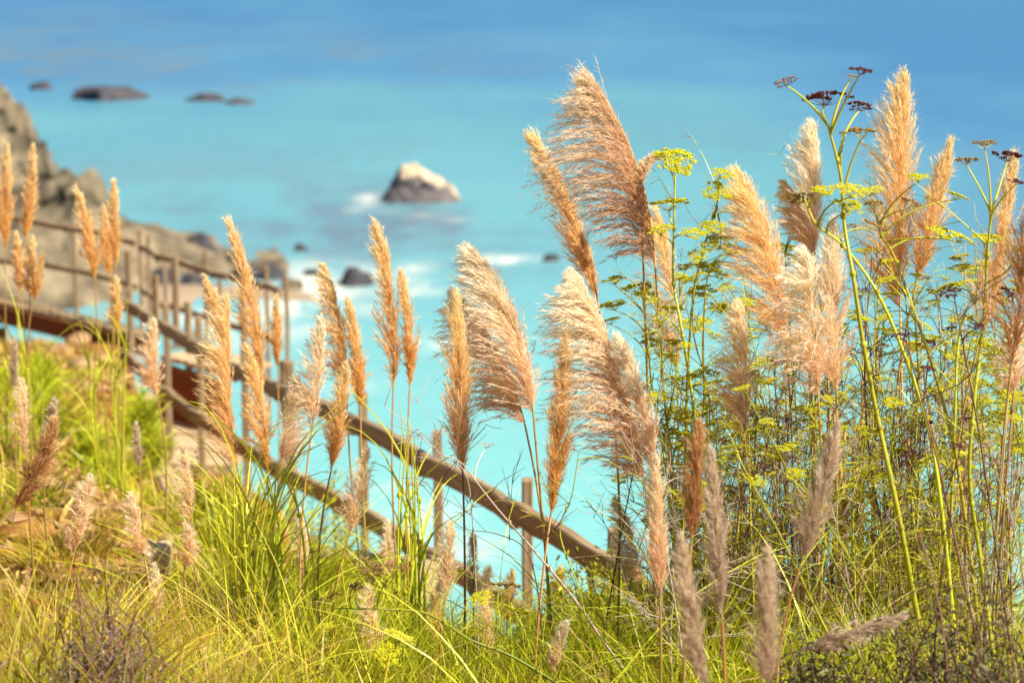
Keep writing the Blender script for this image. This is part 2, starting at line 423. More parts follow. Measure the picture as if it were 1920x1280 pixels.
h = fbm(Vh[:, 0] * .09, Vh[:, 1] * .05 + Vh[:, 2] * .08, 31, 5) - .5; h2 = fbm(Vh[:, 0] * .45, Vh[:, 2] * .35 + Vh[:, 1] * .2, 37, 4) - .5
hh = np.clip((Vh[:, 2] - SEA) / 8, .25, 1)
Vh[:, 2] += (h * 5.0 + h2 * 4.2) * hh; Vh[:, 1] += (h2 * 9) * hh; Vh[:, 0] += (h * 4) * hh
idx = np.arange(nu * nv).reshape(nu, nv)
A = np.zeros((len(Vh), 3)); A[:, 0] = np.tile(np.linspace(0, 1, nv), nu)
mb.add(Vh, np.stack([idx[:-1, :-1], idx[1:, :-1], idx[1:, 1:], idx[:-1, 1:]], -1).reshape(-1, 4), A)
tag(obj("headland_hill", mb.mesh("headland_hill", M['cliff'], True)), kind='structure')
# sand bar at the foot of the headland
top = [(270, 533), (330, 530), (420, 535), (500, 537), (560, 545), (590, 556)]; bot = [(270, 590), (335, 582), (372, 556), (440, 560), (520, 560), (590, 562)]
mb = MB(); vs = []
for (a, b), (c1_, d1_) in zip(top, bot):
    for t in np.linspace(0, 1, 6):
        q = sea_point(a + (c1_ - a) * t, b + (d1_ - b) * t, SEA + .1); q[2] = SEA + .05 + math.sin(t * math.pi) * .5; vs.append(q)
idx = np.arange(len(vs)).reshape(len(top), 6)
mb.add(vs, np.stack([idx[:-1, :-1], idx[:-1, 1:], idx[1:, 1:], idx[1:, :-1]], -1).reshape(-1, 4))
tag(obj("beach_sand", mb.mesh("beach_sand", M['sand'], True)), kind='structure')


ORD_ = [q for q in 'third fourth fifth seventh ninth tenth eleventh thirteenth fourteenth second first eighth twelfth sixth lowest'.split()]


# ------------------------------------------------------------------ rocks
def rock(name, label, px_, py_, w, h, seed, mat='rock', lean=0.0, d=None, cat='sea rock', group=None, rough=.28, depthr=.7):
    base = sea_point(px_, py_, SEA - .3) if d is None else P(px_, py_, d)
    dist = base[1]; W = w * K * dist * 1.3; H = h * K * dist * 1.05
    bm = bmesh.new(); bmesh.ops.create_icosphere(bm, subdivisions=4, radius=1)
    V_ = np.array([v.co[:] for v in bm.verts]); Fc = np.array([[q.index for q in f.verts] + [f.verts[2].index] for f in bm.faces]); bm.free()
    r = np.random.default_rng(seed); disp = np.ones(len(V_))
    for k_ in range(22):
        n_ = norm(r.normal(size=3)); n_[2] = abs(n_[2]) * .8; c_ = r.uniform(.55, .95)
        dd_ = V_ @ norm(n_); disp = np.where(dd_ > c_, np.minimum(disp, c_ / np.maximum(dd_, .01)), disp)
    V_ = V_ * disp[:, None]
    f1 = fbm(V_[:, 0] * 2.2 + seed, V_[:, 2] * 2.2 + V_[:, 1] * 1.7, seed, 5) - .5
    V_ = V_ * (1 + f1[:, None] * rough * 2)
    z = np.clip(V_[:, 2], -.3, None); up = (z + .3) / 1.3
    Q = np.stack([V_[:, 0] * W / 2 + lean * W / 2 * np.clip(z, 0, 1), V_[:, 1] * W / 2 * depthr, z * H], -1)
    A_ = np.zeros((len(Q), 3)); A_[:, 0] = np.clip(z, 0, 1)
    m_ = MB(); m_.add(Q, Fc, A_)
    o = obj(name, m_.mesh(name, M[mat], False), loc=base)
    return tag(o, label, cat, group)


g = "rocks standing in the sea"


def stack():
    """the sea stack: steep left face, peak left of centre, long back falling to the right, pale cap"""
    base = sea_point(788, 379, SEA - .3); s_ = K * base[1]
    prof = [(-78, 0), (-66, 14), (-55, 38), (-42, 62), (-30, 76), (-12, 70), (10, 67), (35, 52), (55, 38), (70, 20), (84, 0)]
    nx_, ny_ = 80, 40; px0 = np.linspace(-80, 86, nx_); t = np.linspace(-1, 1, ny_)
    Hh = np.interp(px0, [q[0] for q in prof], [q[1] for q in prof])
    Xg, Tg = np.meshgrid(px0, t, indexing='ij'); Hg = np.repeat(Hh[:, None], ny_, 1)
    prof_y = np.where(Tg < .15, np.clip((Tg + 1) / 1.15, 0, 1) ** .62, np.clip((1 - Tg) / .85, 0, 1) ** .8)
    Zg = Hg * prof_y; nn = fbm(Xg * .06, Tg * 3 + Zg * .05, 5, 5) - .5
    Zg = Zg * (1 + nn * .5) - 2; Yg = Tg * 46 + (fbm(Xg * .05, Zg * .05, 9, 4) - .5) * 22; Xo = Xg + (fbm(Zg * .06, Tg * 2, 12, 4) - .5) * 14
    V_ = np.stack([Xo, Yg, Zg], -1).reshape(-1, 3) * s_
    A_ = np.zeros((len(V_), 3))
    cap = np.clip((Zg - 26) / 50, 0, 1) * .5 + np.clip((Tg + .75) / .6, 0, 1) * .35 + np.where(Xg > -36, .15, -.6)  # pale tone grows upward and backward, and stays off the left face
    A_[:, 0] = cap.reshape(-1)
    idx_ = np.arange(nx_ * ny_).reshape(nx_, ny_)
    m_ = MB(); m_.add(V_, np.stack([idx_[:-1, :-1], idx_[1:, :-1], idx_[1:, 1:], idx_[:-1, 1:]], -1).reshape(-1, 4), A_)
    m_.add([V_[idx_[0, 0]], V_[idx_[-1, 0]], V_[idx_[-1, -1]], V_[idx_[0, -1]]], [[3, 2, 1, 0]])
    tag(obj("sea_stack", m_.mesh("sea_stack", M['stack'], False), loc=base), "tall wedge-shaped sea rock with pale cap standing alone in turquoise water", 'sea rock', g)


stack()
for a in [("low dark rock nearest the cliff, smallest of the three far rocks", 76, 170, 52, 20, 3, 0),
          ("long dark humped rock in the middle of the three far rocks", 198, 188, 150, 36, 4, -.1),
          ("flat dark reef rock, right one of the three far rocks", 388, 191, 96, 20, 5, 0),
          ("low wet rock breaking the surface at the right end of the flat reef", 448, 197, 62, 15, 6, 0),
          ("small round dark rock with white foam streak on its left side", 1030, 494, 44, 26, 7, 0),
          ("small dark rock alone in the kelp, left of the slim golden plume pair", 566, 474, 36, 22, 8, 0),
          ("dark upright rock in the white surf behind the forked golden plume", 662, 540, 62, 48, 9, .1),
          ("dark jagged rock rising off the end of the headland behind the fence", 378, 480, 70, 52, 10, 0),
          ("black rock at the surf edge beside the sand bar behind the fence", 360, 540, 66, 44, 11, 0),
          ("brown shore rock at the tip of the headland just left of the surf", 515, 528, 56, 34, 12, 0),
          ("low dark rock in the surf between headland tip and upright rock", 590, 520, 50, 20, 13, 0),
          ("small submerged rock in pale water left of the broad cream plume", 860, 505, 34, 10, 14, 0),
          ("dark rock on the headland shore under the bend of the far railing", 440, 505, 60, 34, 15, 0)]:
    rock("sea_rock", a[0], a[1], a[2], a[3], a[4], a[5], 'rock', a[6], group=g)


for k_, (x, y, w, h) in enumerate([(262, 470, 60, 40), (300, 480, 56, 34), (335, 500, 60, 44), (352, 470, 40, 26), (405, 500, 52, 44), (425, 478, 36, 20), (462, 522, 60, 40), (490, 506, 44, 26), (540, 540, 50, 36), (300, 530, 70, 50), (250, 520, 60, 46), (388, 535, 40, 24), (480, 545, 46, 26), (355, 628, 56, 26), (330, 652, 40, 18)]):
    rock("shore_rock", 'jagged rock on the headland shore behind the railing, ' + ORD_[k_] + ' from the left', x, y + 8, w, h, 40 + k_, 'cliff' if k_ % 3 else 'rock', 0, cat='shore rock', group='rocks along the headland shore', rough=.4)


# ------------------------------------------------------------------ timber: fences, steps, boardwalk
def board(name, p0, p1, h, t, mat, parent, up=(0, 0, 1), over=0.0, seed=0, bow=0.0):
    """a sawn board from p0 to p1, h tall (along up), t thick; its own slight warp and worn edges"""
    p0 = Vector([float(q) for q in p0]); p1 = Vector([float(q) for q in p1]); ax = (p1 - p0); L = ax.length + over * 2; ax.normalize()
    side = Vector(up).cross(ax).normalized(); upv = ax.cross(side).normalized()
    r = random.Random(seed * 77 + int(L * 1000)); bm = bmesh.new(); n = 6; rings = []
    c = min(h, t) * .14
    prof = [(-t / 2 + c, -h / 2), (t / 2 - c, -h / 2), (t / 2, -h / 2 + c), (t / 2, h / 2 - c), (t / 2 - c, h / 2), (-t / 2 + c, h / 2), (-t / 2, h / 2 - c), (-t / 2, -h / 2 + c)]
    wob = [(r.uniform(-1, 1) * .004, r.uniform(-1, 1) * .006) for _ in range(n + 1)]
    for i in range(n + 1):
        x = -L / 2 + L * i / n; b = bow * (1 - (2 * i / n - 1) ** 2)
        rings.append([bm.verts.new((x, y + wob[i][0], z + wob[i][1] + b)) for y, z in prof])
    for i in range(n):
        for k_ in range(8): bm.faces.new((rings[i][k_], rings[i][(k_ + 1) % 8], rings[i + 1][(k_ + 1) % 8], rings[i + 1][k_]))
    bm.faces.new(rings[0][::-1]); bm.faces.new(rings[-1])
    bmesh.ops.recalc_face_normals(bm, faces=bm.faces)
    me = bpy.data.meshes.new(name); bm.to_mesh(me); bm.free(); me.materials.append(M[mat])
    o = bpy.data.objects.new(name, me); COL.objects.link(o)
    R = Matrix((ax, side, upv)).transposed()
    mid = (p0 + p1) / 2
    if parent is not None: o.parent = parent; mid = mid - parent.location
    o.matrix_basis = Matrix.Translation(mid) @ R.to_4x4()
    return o


def fence(name, label, nodes, low_start=0, rail_h=.09, drop=.94, rust=False, mat='wood', post_w=.07, rail_t=.045, off=.066):
    """nodes: (rail point, mid rail point or None, post top z, foot z)"""
    root = thing(name, label, 'wooden fence', nodes[0][0] - np.array([0, 0, drop]))
    for i, (r, m_, pt, fz) in enumerate(nodes):
        if pt is not None: board('post', (r[0], r[1], fz), (r[0], r[1], pt), post_w * 1.1, post_w * .62, mat, root, up=(-.03, 1, 0), seed=i)
    tw = np.array([LN[0], LN[1], 0]) * off
    for i in range(len(nodes) - 1):
        a, b = nodes[i], nodes[i + 1]
        kx = .012 * (i % 2)
        board('top_rail', a[0] + tw + [0, 0, kx], b[0] + tw + [0, 0, kx], rail_h, rail_t, mat, root, over=.05, seed=i + 20, bow=.03 if i % 2 == 0 else .015)
        if a[1] is not None and b[1] is not None: board('middle_rail', a[1] + tw, b[1] + tw, rail_h, rail_t, mat, root, over=.05, seed=i + 40, bow=.02)
    return root


nd = []
for i, (x, a, b, c_, d) in enumerate(NODES):
    r = RAIL[i]; mdl = P(x, b, d); mdl[:2] = r[:2]
    nd.append((r, mdl, P(x, c_, d)[2], TREAD_Z[i] - .5))
fence('stair_fence', "long weathered post and rail fence running down beside the wooden steps", nd, rail_h=.092)
# fence round the landing and the far boardwalk
def far_nodes(lst, drop=1.05):
    out_ = []
    for x, yt, ym, yp, d in lst:
        r = P(x, yt, d); mdl = None if ym is None else P(x, ym, d)
        if mdl is not None: mdl[:2] = r[:2]
        out_.append((r, mdl, None if yp is None else P(x, yp, d)[2], r[2] - drop))
    return out_
fence('boardwalk_fence', "thin dark rail fence along the far boardwalk in front of the rocky headland",
      far_nodes([(-120, 392, 478, 380, 25.5), (-20, 406, 490, 396, 25.2), (138, 430, 508, 418, 24.6), (262, 456, 540, 430, 23.8)]), post_w=.055, rail_h=.055, rail_t=.035)
fence('landing_fence', "sagging rail fence with uneven post heights around the stair landing",
      far_nodes([(278, 466, 548, 440, 23.4), (308, 484, 572, 462, 22.8), (385, 507, 596, 470, 22.0), (411, 516, 606, 508, 21.6), (500, 538, 632, 498, 20.6), (537, 548, 650, 515, 20.0)], 1.3), post_w=.055, rail_h=.055, rail_t=.035)
for lab, (x, y0, y1, d) in (("short upright post on the landing just behind the start of the stair rail", (291, 516, 640, 19.3)),
                            ("dark stub post standing below the last landing post", (532, 676, 790, 16.5)), ("thin post left of the landing where boardwalk fence meets it", (240, 470, 660, 21.0)),
                     ("thin tilted post behind the middle of the landing", (327, 480, 650, 20.8)), ("short thin post between landing and stair rail", (352, 566, 700, 19.0)), ("thin post behind the tallest golden plume of the left cluster", (455, 508, 650, 20.4))):
    a = P(x, y0, d); b = P(x, y1, d); b[:2] = a[:2]
    o = board('fence_post', b, a, .055, .048, 'wood', None, up=(.3, 1, 0), seed=x); tag(o, lab, 'post', 'loose posts by the landing')

LN3 = np.array([LN[0], LN[1], 0]); LU3 = np.array([LU[0], LU[1], 0])
root = thing('wooden_stairs', "broad shallow wooden steps going down beside the long rail fence", 'stairs', RAIL[5] - [0, 0, .94])
Ls = [(q[:2] - LA[:2]) @ LU for q in RAIL]
n_st = 14; l0, l1 = min(Ls) - .3, max(Ls) - .15
for i in range(n_st):
    a = l0 + (l1 - l0) * i / n_st; b = l0 + (l1 - l0) * (i + 1) / n_st
    z = float(np.interp((a + b) / 2, Ls[::-1] if Ls[0] > Ls[-1] else Ls, TREAD_Z[::-1] if Ls[0] > Ls[-1] else TREAD_Z))
    o3 = np.array([LA[0], LA[1], 0])
    for k_ in range(4):
        m_ = a + (b - a) * (k_ + .5) / 4; w = (b - a) / 4 - .012
        p0 = o3 + LU3 * m_ + LN3 * .1; p1 = o3 + LU3 * m_ + LN3 * .95; p0[2] = p1[2] = z
        board('tread_plank', p0, p1, .04, w, 'deck', root, seed=i * 5 + k_)
    p0 = o3 + LU3 * (a - .02) + LN3 * .1; p1 = o3 + LU3 * (a - .02) + LN3 * .95; p0[2] = p1[2] = z - .10
    board('riser', p0, p1, .15, .03, 'deck', root, seed=i + 300)
# landing and far boardwalk
o3 = P(250, 700, 19.5); bw = thing('boardwalk', "raised plank boardwalk with dark edge board behind the hillside boulders", 'boardwalk', P(120, 600, 24.2))
e0 = P(-160, 535, 25.8); e1 = P(252, 634, 23.7); dirv = norm(e1 - e0); Lb_ = np.linalg.norm(e1 - e0)
perp = norm(np.array([-dirv[1], dirv[0], 0]));
board('edge_board', e0 - [0, 0, .09], e1 - [0, 0, .09], .18, .05, 'rust', bw, seed=3)
board('edge_board', e0 - [0, 0, .09] + perp * .2, e1 - [0, 0, .09] + perp * .2, .24, .05, 'rust', bw, seed=4)
nb = 26
for i in range(nb):
    m_ = e0 + dirv * Lb_ * (i + .5) / nb + [0, 0, .025]
    board('deck_plank', m_, m_ + perp * .22, .035, Lb_ / nb - .012, 'wood', bw, seed=i + 500)
for t in (.1, .4, .7, .97):
    m_ = e0 + dirv * Lb_ * t - [0, 0, .24]
    board('support_post', m_ - [0, 0, .9], m_, .12, .12, 'rust', bw, up=(0, 1, 0), seed=int(t * 10))
ld = thing('landing_platform', "square landing of planks on a red-brown timber box at the head of the steps", 'platform', P(330, 700, 18.8))
q0 = P(300, 670, 18.9); q1 = P(425, 700, 18.3)
dl = norm(q1 - q0); L_ = np.linalg.norm(q1 - q0); pp = norm(np.array([-dl[1], dl[0], 0]))
board('side_board', q0 - [0, 0, .26], q1 - [0, 0, .30], .46, .05, 'rust', ld, seed=8)
for i in range(9):
    m_ = q0 + dl * L_ * (i + .5) / 9
    board('landing_plank', m_, m_ + pp * .45, .04, L_ / 9 - .012, 'deck', ld, seed=i + 700)
# loose planks / edging in the grass
for lab, a, b, h_, t_ in (("pale sawn timber block half buried in grass at the bottom left of the steps", P(272, 1050, 7.6), P(318, 1052, 7.6), .10, .14),
                          ("long pale curb timber lying below the stair fence behind the bright reeds", P(560, 1055, 11.5), P(800, 1085, 10.6), .16, .12)):
    o = board('timber_block', a, b, h_, t_, 'deck', None, seed=9); tag(o, lab, 'timber', 'timbers lying by the steps')

# ------------------------------------------------------------------ boulders on the bank
def boulder(label, px_, py_, d, w, h, seed):
    s_ = K * d; bm = bmesh.new(); bmesh.ops.create_icosphere(bm, subdivisions=3, radius=1)
    V_ = np.array([v.co[:] for v in bm.verts]); Fc = np.array([[q.index for q in f.verts] + [f.verts[2].index] for f in bm.faces]); bm.free()
    r = np.random.default_rng(seed); disp = np.ones(len(V_))
    for k_ in range(16):
        n_ = norm(r.normal(size=3)); c_ = r.uniform(.6, .95); dd_ = V_ @ n_
        disp = np.where(dd_ > c_, np.minimum(disp, c_ / np.maximum(dd_, .01)), disp)
    V_ = V_ * disp[:, None] * (1 + (fbm(V_[:, 0] * 2 + seed, V_[:, 2] * 2 + V_[:, 1], seed)[:, None] - .5) * .35)
    V_ = V_ * np.array([w * s_ / 2, (w + h) * s_ / 4, h * s_ / 2])
    c_ = P(px_, py_, d); gz = float(ground(c_[0], c_[1])); c_[2] = gz + h * s_ * .22
    m_ = MB(); m_.add(V_, Fc); o = obj('boulder', m_.mesh('boulder', M['boulder'], True), loc=c_)
    tag(o, label, 'boulder', 'boulders on the grassy bank')


for a in (("tan boulder under the boardwalk edge, left of the others", 72, 600, 21.5, 44, 34, 1), ("rounded orange-brown boulder beneath the boardwalk beside the tall plume stalks", 150, 636, 20, 56, 40, 2),
          ("flat brown boulder below the boardwalk in the yellow grass", 110, 655, 19, 60, 32, 3), ("large ochre boulder low on the bank under the orange-brown one", 150, 700, 16.5, 70, 46, 4),
          ("grey-brown boulder sunk in earth left of the start of the fence", 195, 680, 17.5, 50, 36, 5), ("small dark boulder beside the grey-pink fluffy plume at left", 80, 760, 13.5, 46, 34, 6),
          ("orange stone in bare earth above the brown loose plume", 195, 850, 10.5, 56, 36, 7), ("pinkish stone on the bare bank above the pale sawn block", 235, 925, 9.4, 60, 34, 8),
          ("broad rust-coloured stone in the middle of the bare bank", 160, 925, 9.2, 70, 36, 9), ("pale stone peeping out between tussocks left of the pale sawn block", 222, 1005, 8.2, 40, 26, 10),
          ("flat sunlit stone at the foot of the olive tussock near the steps", 385, 935, 10.2, 70, 34, 11), ("brown stone in shade under the olive tussock", 320, 975, 8.8, 46, 30, 12)):
    boulder(*a)


# ------------------------------------------------------------------ grasses
def blades(mb_, base, length, lean, width, k=5, curl=.6, rng=RNG, side_flat=True, spread=None, s=None):
    """arching blades from base points; lean: initial angle from vertical"""
    n = len(base); az = rng.random(n) * 2 * math.pi if spread is None else spread
    th = lean; dz = np.cos(th); dr = np.sin(th)
    pts_ = np.zeros((n, k, 3)); pts_[:, 0] = base; ang = th.copy(); seg = length / (k - 1)
    for i in range(1, k):
        step = np.stack([np.sin(ang) * np.cos(az), np.sin(ang) * np.sin(az), np.cos(ang)], -1)
        pts_[:, i] = pts_[:, i - 1] + step * seg[:, None]; ang = ang + curl * (.35 + .65 * i / k) * rng.uniform(.3, 1.3, n) * 2 / k
    mb_.ribbons(pts_, width, s=s, rng=rng)


def tussock(label, px_, d, n, hgt, mat, seed, rad=.16, lean=.45, curl=1.0, bias=None, wd=.006, cat='grass tussock', name='grass_tussock', x=None, group='arching grass tussocks'):
    r = np.random.default_rng(seed); c_ = P(px_, 640, d); bx, by = c_[0], d * CP * 1.0
    bz = float(ground(bx, by)); b = np.array([bx, by, bz - .03])
    a_ = r.random(n) * 6.283; rr = np.sqrt(r.random(n)) * rad
    base = np.stack([np.cos(a_) * rr, np.sin(a_) * rr, np.zeros(n)], -1)
    m_ = MB(); L_ = hgt * r.uniform(.55, 1.15, n); az = a_ + r.normal(size=n) * .5
    if bias is not None: az = np.where(r.random(n) < .45, bias + r.normal(size=n) * .5, az)
    blades(m_, base, L_, np.abs(r.normal(size=n)) * lean * .6 + rr / rad * lean * .6, wd * r.uniform(.5, 1.3, n), 7, curl, r, spread=az)
    o = obj(name, m_.mesh(name, M[mat]), loc=b); tag(o, label, cat, group); return o


# ground cover: fine grass over the bank and the near slope, thin where the earth shows
def cover(name, n, ylo, yhi, xlo, xhi, hlo, hhi, mat, seed, dens=.45, wd=.004, lean=.4, curl=.7, pxr=(-150, 2050)):
    r = np.random.default_rng(seed); y = r.uniform(ylo ** .5, yhi ** .5, n * 3) ** 2; pxx = r.uniform(pxr[0], pxr[1], n * 3); x = (pxx - 960) * K * y
    keep = (sdist(x, y) > np.where((y > 11) & (x / y < -.135), .2, 1.0)) | ((y < 8.0) & (sdist(x, y) > -2.6)); keep &= (x > xlo) & (x < xhi)
    keep &= ~((pxx > 30) & (pxx < 345) & (y > 7.9) & (y < 12.6) & (fbm(x * 1.3 + 7, y * 1.3, 55, 2) > .40))
    den = fbm(x * 1.7, y * 1.7, seed, 3); keep &= den > dens + (r.random(n * 3) - .5) * .12
    x, y = x[keep][:n], y[keep][:n]; base = np.stack([x, y, ground(x, y) - .02], -1); k_ = len(x)
    hm = np.where((x / y < -.09) & (y > 5.8), .62, 1.0) * np.clip(1.25 - (y - 5) * .09, .5, 1) * r.uniform(hlo, hhi, k_) * (.6 + .8 * fbm(x * .9, y * .9, seed + 3))
    m_ = MB(); blades(m_, base, hm, np.abs(r.normal(size=k_)) * lean, wd * r.uniform(.5, 1.3, k_) * np.clip(y / 6, .8, 2.2), 5, curl, r)
    tag(obj(name, m_.mesh(name, M[mat])), kind='stuff')


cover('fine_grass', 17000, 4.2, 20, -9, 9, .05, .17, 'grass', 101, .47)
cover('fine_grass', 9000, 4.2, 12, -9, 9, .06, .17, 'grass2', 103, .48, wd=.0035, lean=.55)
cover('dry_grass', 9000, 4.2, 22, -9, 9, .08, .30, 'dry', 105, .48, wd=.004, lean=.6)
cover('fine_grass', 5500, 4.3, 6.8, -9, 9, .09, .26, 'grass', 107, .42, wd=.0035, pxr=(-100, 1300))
cover('ground_herbs', 9000, 4.3, 7.6, -9, 9, .10, .30, 'leaf', 109, .35, wd=.012, lean=.8, pxr=(500, 2050))
TUS = [("bright green tussock on the bank below the plumes at the far left", 30, 12.5, .75, 'grass', .2), ("yellow-green tussock left of the start of the fence rail", 130, 12.8, .7, 'grass', .2),
       ("lush tussock under the two slim golden plumes left of the fence", 205, 12.0, .85, 'grass', .2), ("bright tussock spilling over the bank beside the pink plume", 262, 10.8, .75, 'grass', .22),
       ("olive arching tussock above the pale sawn block", 345, 9.6, .75, 'grass2', .2), ("broad shaded tussock overhanging the pale stone near the steps", 405, 9.0, .8, 'grass', .22),
       ("yellow tussock at the left frame edge below the tan plume stalks", 10, 9.2, .4, 'grass', .2), ("small olive tussock at the grey-pink fluffy plume's foot", 110, 8.4, .3, 'grass2', .15),
       ("tall green tussock at the foot of the big golden plume cluster", 455, 7.6, .85, 'grass', .2), ("bright tussock in front of the curb timber, left side", 540, 7.3, .7, 'grass', .18),
       ("long leaved tussock under the pink feathery plume", 640, 7.2, .7, 'grass', .18), ("tall tussock at the foot of the bright reeds", 765, 7.4, .7, 'grass', .16),
       ("dark-hearted tussock at the bottom edge below the curb timber", 600, 6.2, .55, 'grass', .2), ("bottom-edge tussock left of the speckled pink plume", 470, 6.0, .38, 'grass2', .2),
       ("low tussock at the bottom edge left of the bleached leaning stick", 860, 6.2, .5, 'grass', .18), ("tussock under the slender sharp golden plume", 1000, 6.1, .5, 'grass', .16),
       ("olive tussock with long crossing blades in the bottom left corner", 60, 5.1, .60, 'grass2', .22), ("green tussock right of the dry grey weed at bottom left", 300, 5.5, .34, 'grass', .2),
       ("tussock with looping straw blades under the brown soft plume", 1290, 5.3, .55, 'grass', .16), ("tussock right of the nearest grey plume at the bottom", 1490, 5.4, .5, 'grass', .16),
       ("tussock between the rail end and the pink-tan plume stalk", 1180, 6.3, .55, 'grass', .16), ("leafy tussock deep in the thicket below the drooping double plume", 1590, 6.4, .9, 'grass', .18),
       ("leafy tussock at the right frame edge behind the dark shrub", 1830, 6.2, .9, 'grass', .18), ("tussock behind the grey leaning plume in the thicket", 1400, 6.9, .9, 'grass', .18)]
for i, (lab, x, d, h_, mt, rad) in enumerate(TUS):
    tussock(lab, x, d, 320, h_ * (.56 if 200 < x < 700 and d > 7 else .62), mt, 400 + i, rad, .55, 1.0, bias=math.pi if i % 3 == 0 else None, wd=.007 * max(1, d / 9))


# ------------------------------------------------------------------ pampas plumes
def bez(a, b, bend, n, perp):
    t = np.linspace(0, 1, n)[:, None]
    return a * (1 - t) + b * t + perp * (bend * 4 * t * (1 - t))


def plume(label, tip, base, wpx, d, mat='gold', openn=.15, droop=.15, bend=0.0, foot=None, nb=150, nh=24, seed=0, smat='stalk', wind=-1.0, group='pampas plumes', fray=1.0, hl=1.0, sr=.0045, tight=1.0, name='pampas_plume', dt=0.0, wisp=.02):
    """a pampas flower head on its cane: tip, base and width are where it stands in the view, d its distance"""
    r = np.random.default_rng(seed * 13 + 5)
    T_ = P(tip[0], tip[1], d + dt); B_ = P(base[0], base[1], d); T_ = B_ + (T_ - B_) * .935; L_ = np.linalg.norm(T_ - B_); W = wpx * K * d
    view = norm(B_[None])[0]; ax = norm((T_ - B_)[None])[0]; perp = norm(np.cross(ax, view)[None])[0]       # perp points right in the view
    if perp[0] < 0: perp = -perp
    n = 24; rach = bez(B_, T_, bend * K * d, n, perp); tg = norm(np.gradient(rach, axis=0))
    # cane down to the ground
    if foot is None: foot = (base[0] + (base[0] - tip[0]) * .25, 1280)
    fx = P(foot[0], 640, d)[0]; fy = B_[1] + r.uniform(-.1, .1); F_ = np.array([fx, fy, float(ground(fx, fy)) - .03])
    t = np.linspace(0, 1, 14)[:, None]; tdir = tg[0] * np.linalg.norm(B_ - F_) * .4
    up = np.array([0, 0, 1.]) * np.linalg.norm(B_ - F_) * .35
    cane = F_ * (1 - t) ** 3 + 3 * (F_ + up) * t * (1 - t) ** 2 + 3 * (B_ - tdir) * t ** 2 * (1 - t) + B_ * t ** 3
    root = thing(name, label, 'pampas plume', F_, group)
    m_ = MB(); m_.tube(cane, np.linspace(sr, sr * .55, 14), 6); m_.tube(rach, np.linspace(sr * .5, sr * .12, n), 4)
    # a leaf sheath clasping the cane
    obj('stalk', m_.mesh('stalk', M[smat], True, F_), root)
    # branches
    s_ = np.clip(np.sort(r.random(nb)) ** .92, 0, .985)
    f = s_ * (n - 1); i0 = np.minimum(f.astype(int), n - 2); fr = (f - i0)[:, None]
    p0 = rach[i0] * (1 - fr) + rach[i0 + 1] * fr; t0 = tg[i0]
    prof = np.minimum(1, (s_ + .05) / .22) ** .6 * np.minimum(1, (1 - s_) / .66) ** (1.15 if openn < .21 else .75) + .04
    wd_ = norm(np.array([[wind, r.normal() * .15, -.12]]))[0]
    rad = norm(r.normal(size=(nb, 3))); rad = norm(rad - (rad * t0).sum(1)[:, None] * t0)
    rad = norm(rad + wd_ * openn * 1.7); rad = norm(rad - (rad * t0).sum(1)[:, None] * t0)
    lump = .72 + .56 * vnoise(s_ * 8 + seed, np.full(nb, seed * 1.7), seed)
    half = W * .66 * prof * lump * r.uniform(.55, 1.05, nb)
    half *= 1 + openn * (rad @ wd_)
    blen = (L_ * .26 * (.45 + .55 * np.minimum(1, (1 - s_) / .35 + .1)) * (1 - openn * .5) + W * .72 * openn * prof) * r.uniform(.75, 1.2, nb) * tight
    if openn > .6: blen *= np.interp(s_, [0, .25, .6, .85, 1], [.6, .8, 1.2, .95, .6])
    blen = np.maximum(blen, half * 1.05)
    tightb = (r.random(nb) < .30) & (openn > .5); oo = np.where(tightb, .1, openn)[:, None]; half = np.where(tightb, half * .35, half)
    ang = np.arcsin(np.clip(half / blen, 0, .95)) * (.75 + .35 * openn); ang = np.minimum(ang, 1.05 - .25 * openn) * r.uniform(.7, 1.2, nb)
    k = 7; seg = blen / (k - 1); dirn = t0 * np.cos(ang)[:, None] + rad * np.sin(ang)[:, None]
    br = np.zeros((nb, k, 3)); br[:, 0] = p0; g = np.array([0, 0, -1.])
    low = (1 - s_)[:, None] ** .7
    for q in range(1, k):
        br[:, q] = br[:, q - 1] + dirn * seg[:, None]
        dirn = norm(dirn + (wd_ * oo * .22 + g * droop * np.where(oo < openn, .25, 1.0) * .42 * (.35 + .65 * low)) * (q / k + .4) + r.normal(size=(nb, 3)) * .06 + t0 * .03 * (1 - openn))
    m_ = MB(); m_.ribbons(br, np.full(nb, .0016), s=s_, rng=r)
    # hairs on the branches
    bi = np.repeat(np.arange(nb), nh); v = r.random(nb * nh) ** .8 * (k - 1.001); v0 = v.astype(int); vf = (v - v0)[:, None]
    hp = br[bi, v0] * (1 - vf) + br[bi, v0 + 1] * vf; hd = norm(br[bi, v0 + 1] - br[bi, v0])
    N_ = nb * nh; hdv = norm(hd + r.normal(size=(N_, 3)) * (.26 + .10 * openn) * fray + rad[bi] * .10)
    hlen = L_ ** .5 * .048 * hl * r.uniform(.5, 1.25, N_) * (1 - .35 * v / k) * (.6 + .4 * np.minimum(1, (1 - s_[bi]) * 4))
    kk = 4; h = np.zeros((N_, kk, 3)); h[:, 0] = hp + r.normal(size=(N_, 3)) * .0012
    dd_ = hdv
    for q in range(1, kk):
        h[:, q] = h[:, q - 1] + dd_ * (hlen / (kk - 1))[:, None]; dd_ = norm(dd_ + g * (.06 + droop * .12) + wd_ * openn * .08 + r.normal(size=(N_, 3)) * .05)
    m_.ribbons(h, r.uniform(.0010, .0019, N_) * (d / 6.2), s=s_[bi], rng=r)
    a_ = m_.A[-1]; a_[:, 0] = np.clip(a_[:, 0] * .45 + np.repeat(v / (k - 1), kk * 2) * .6, 0, 1)
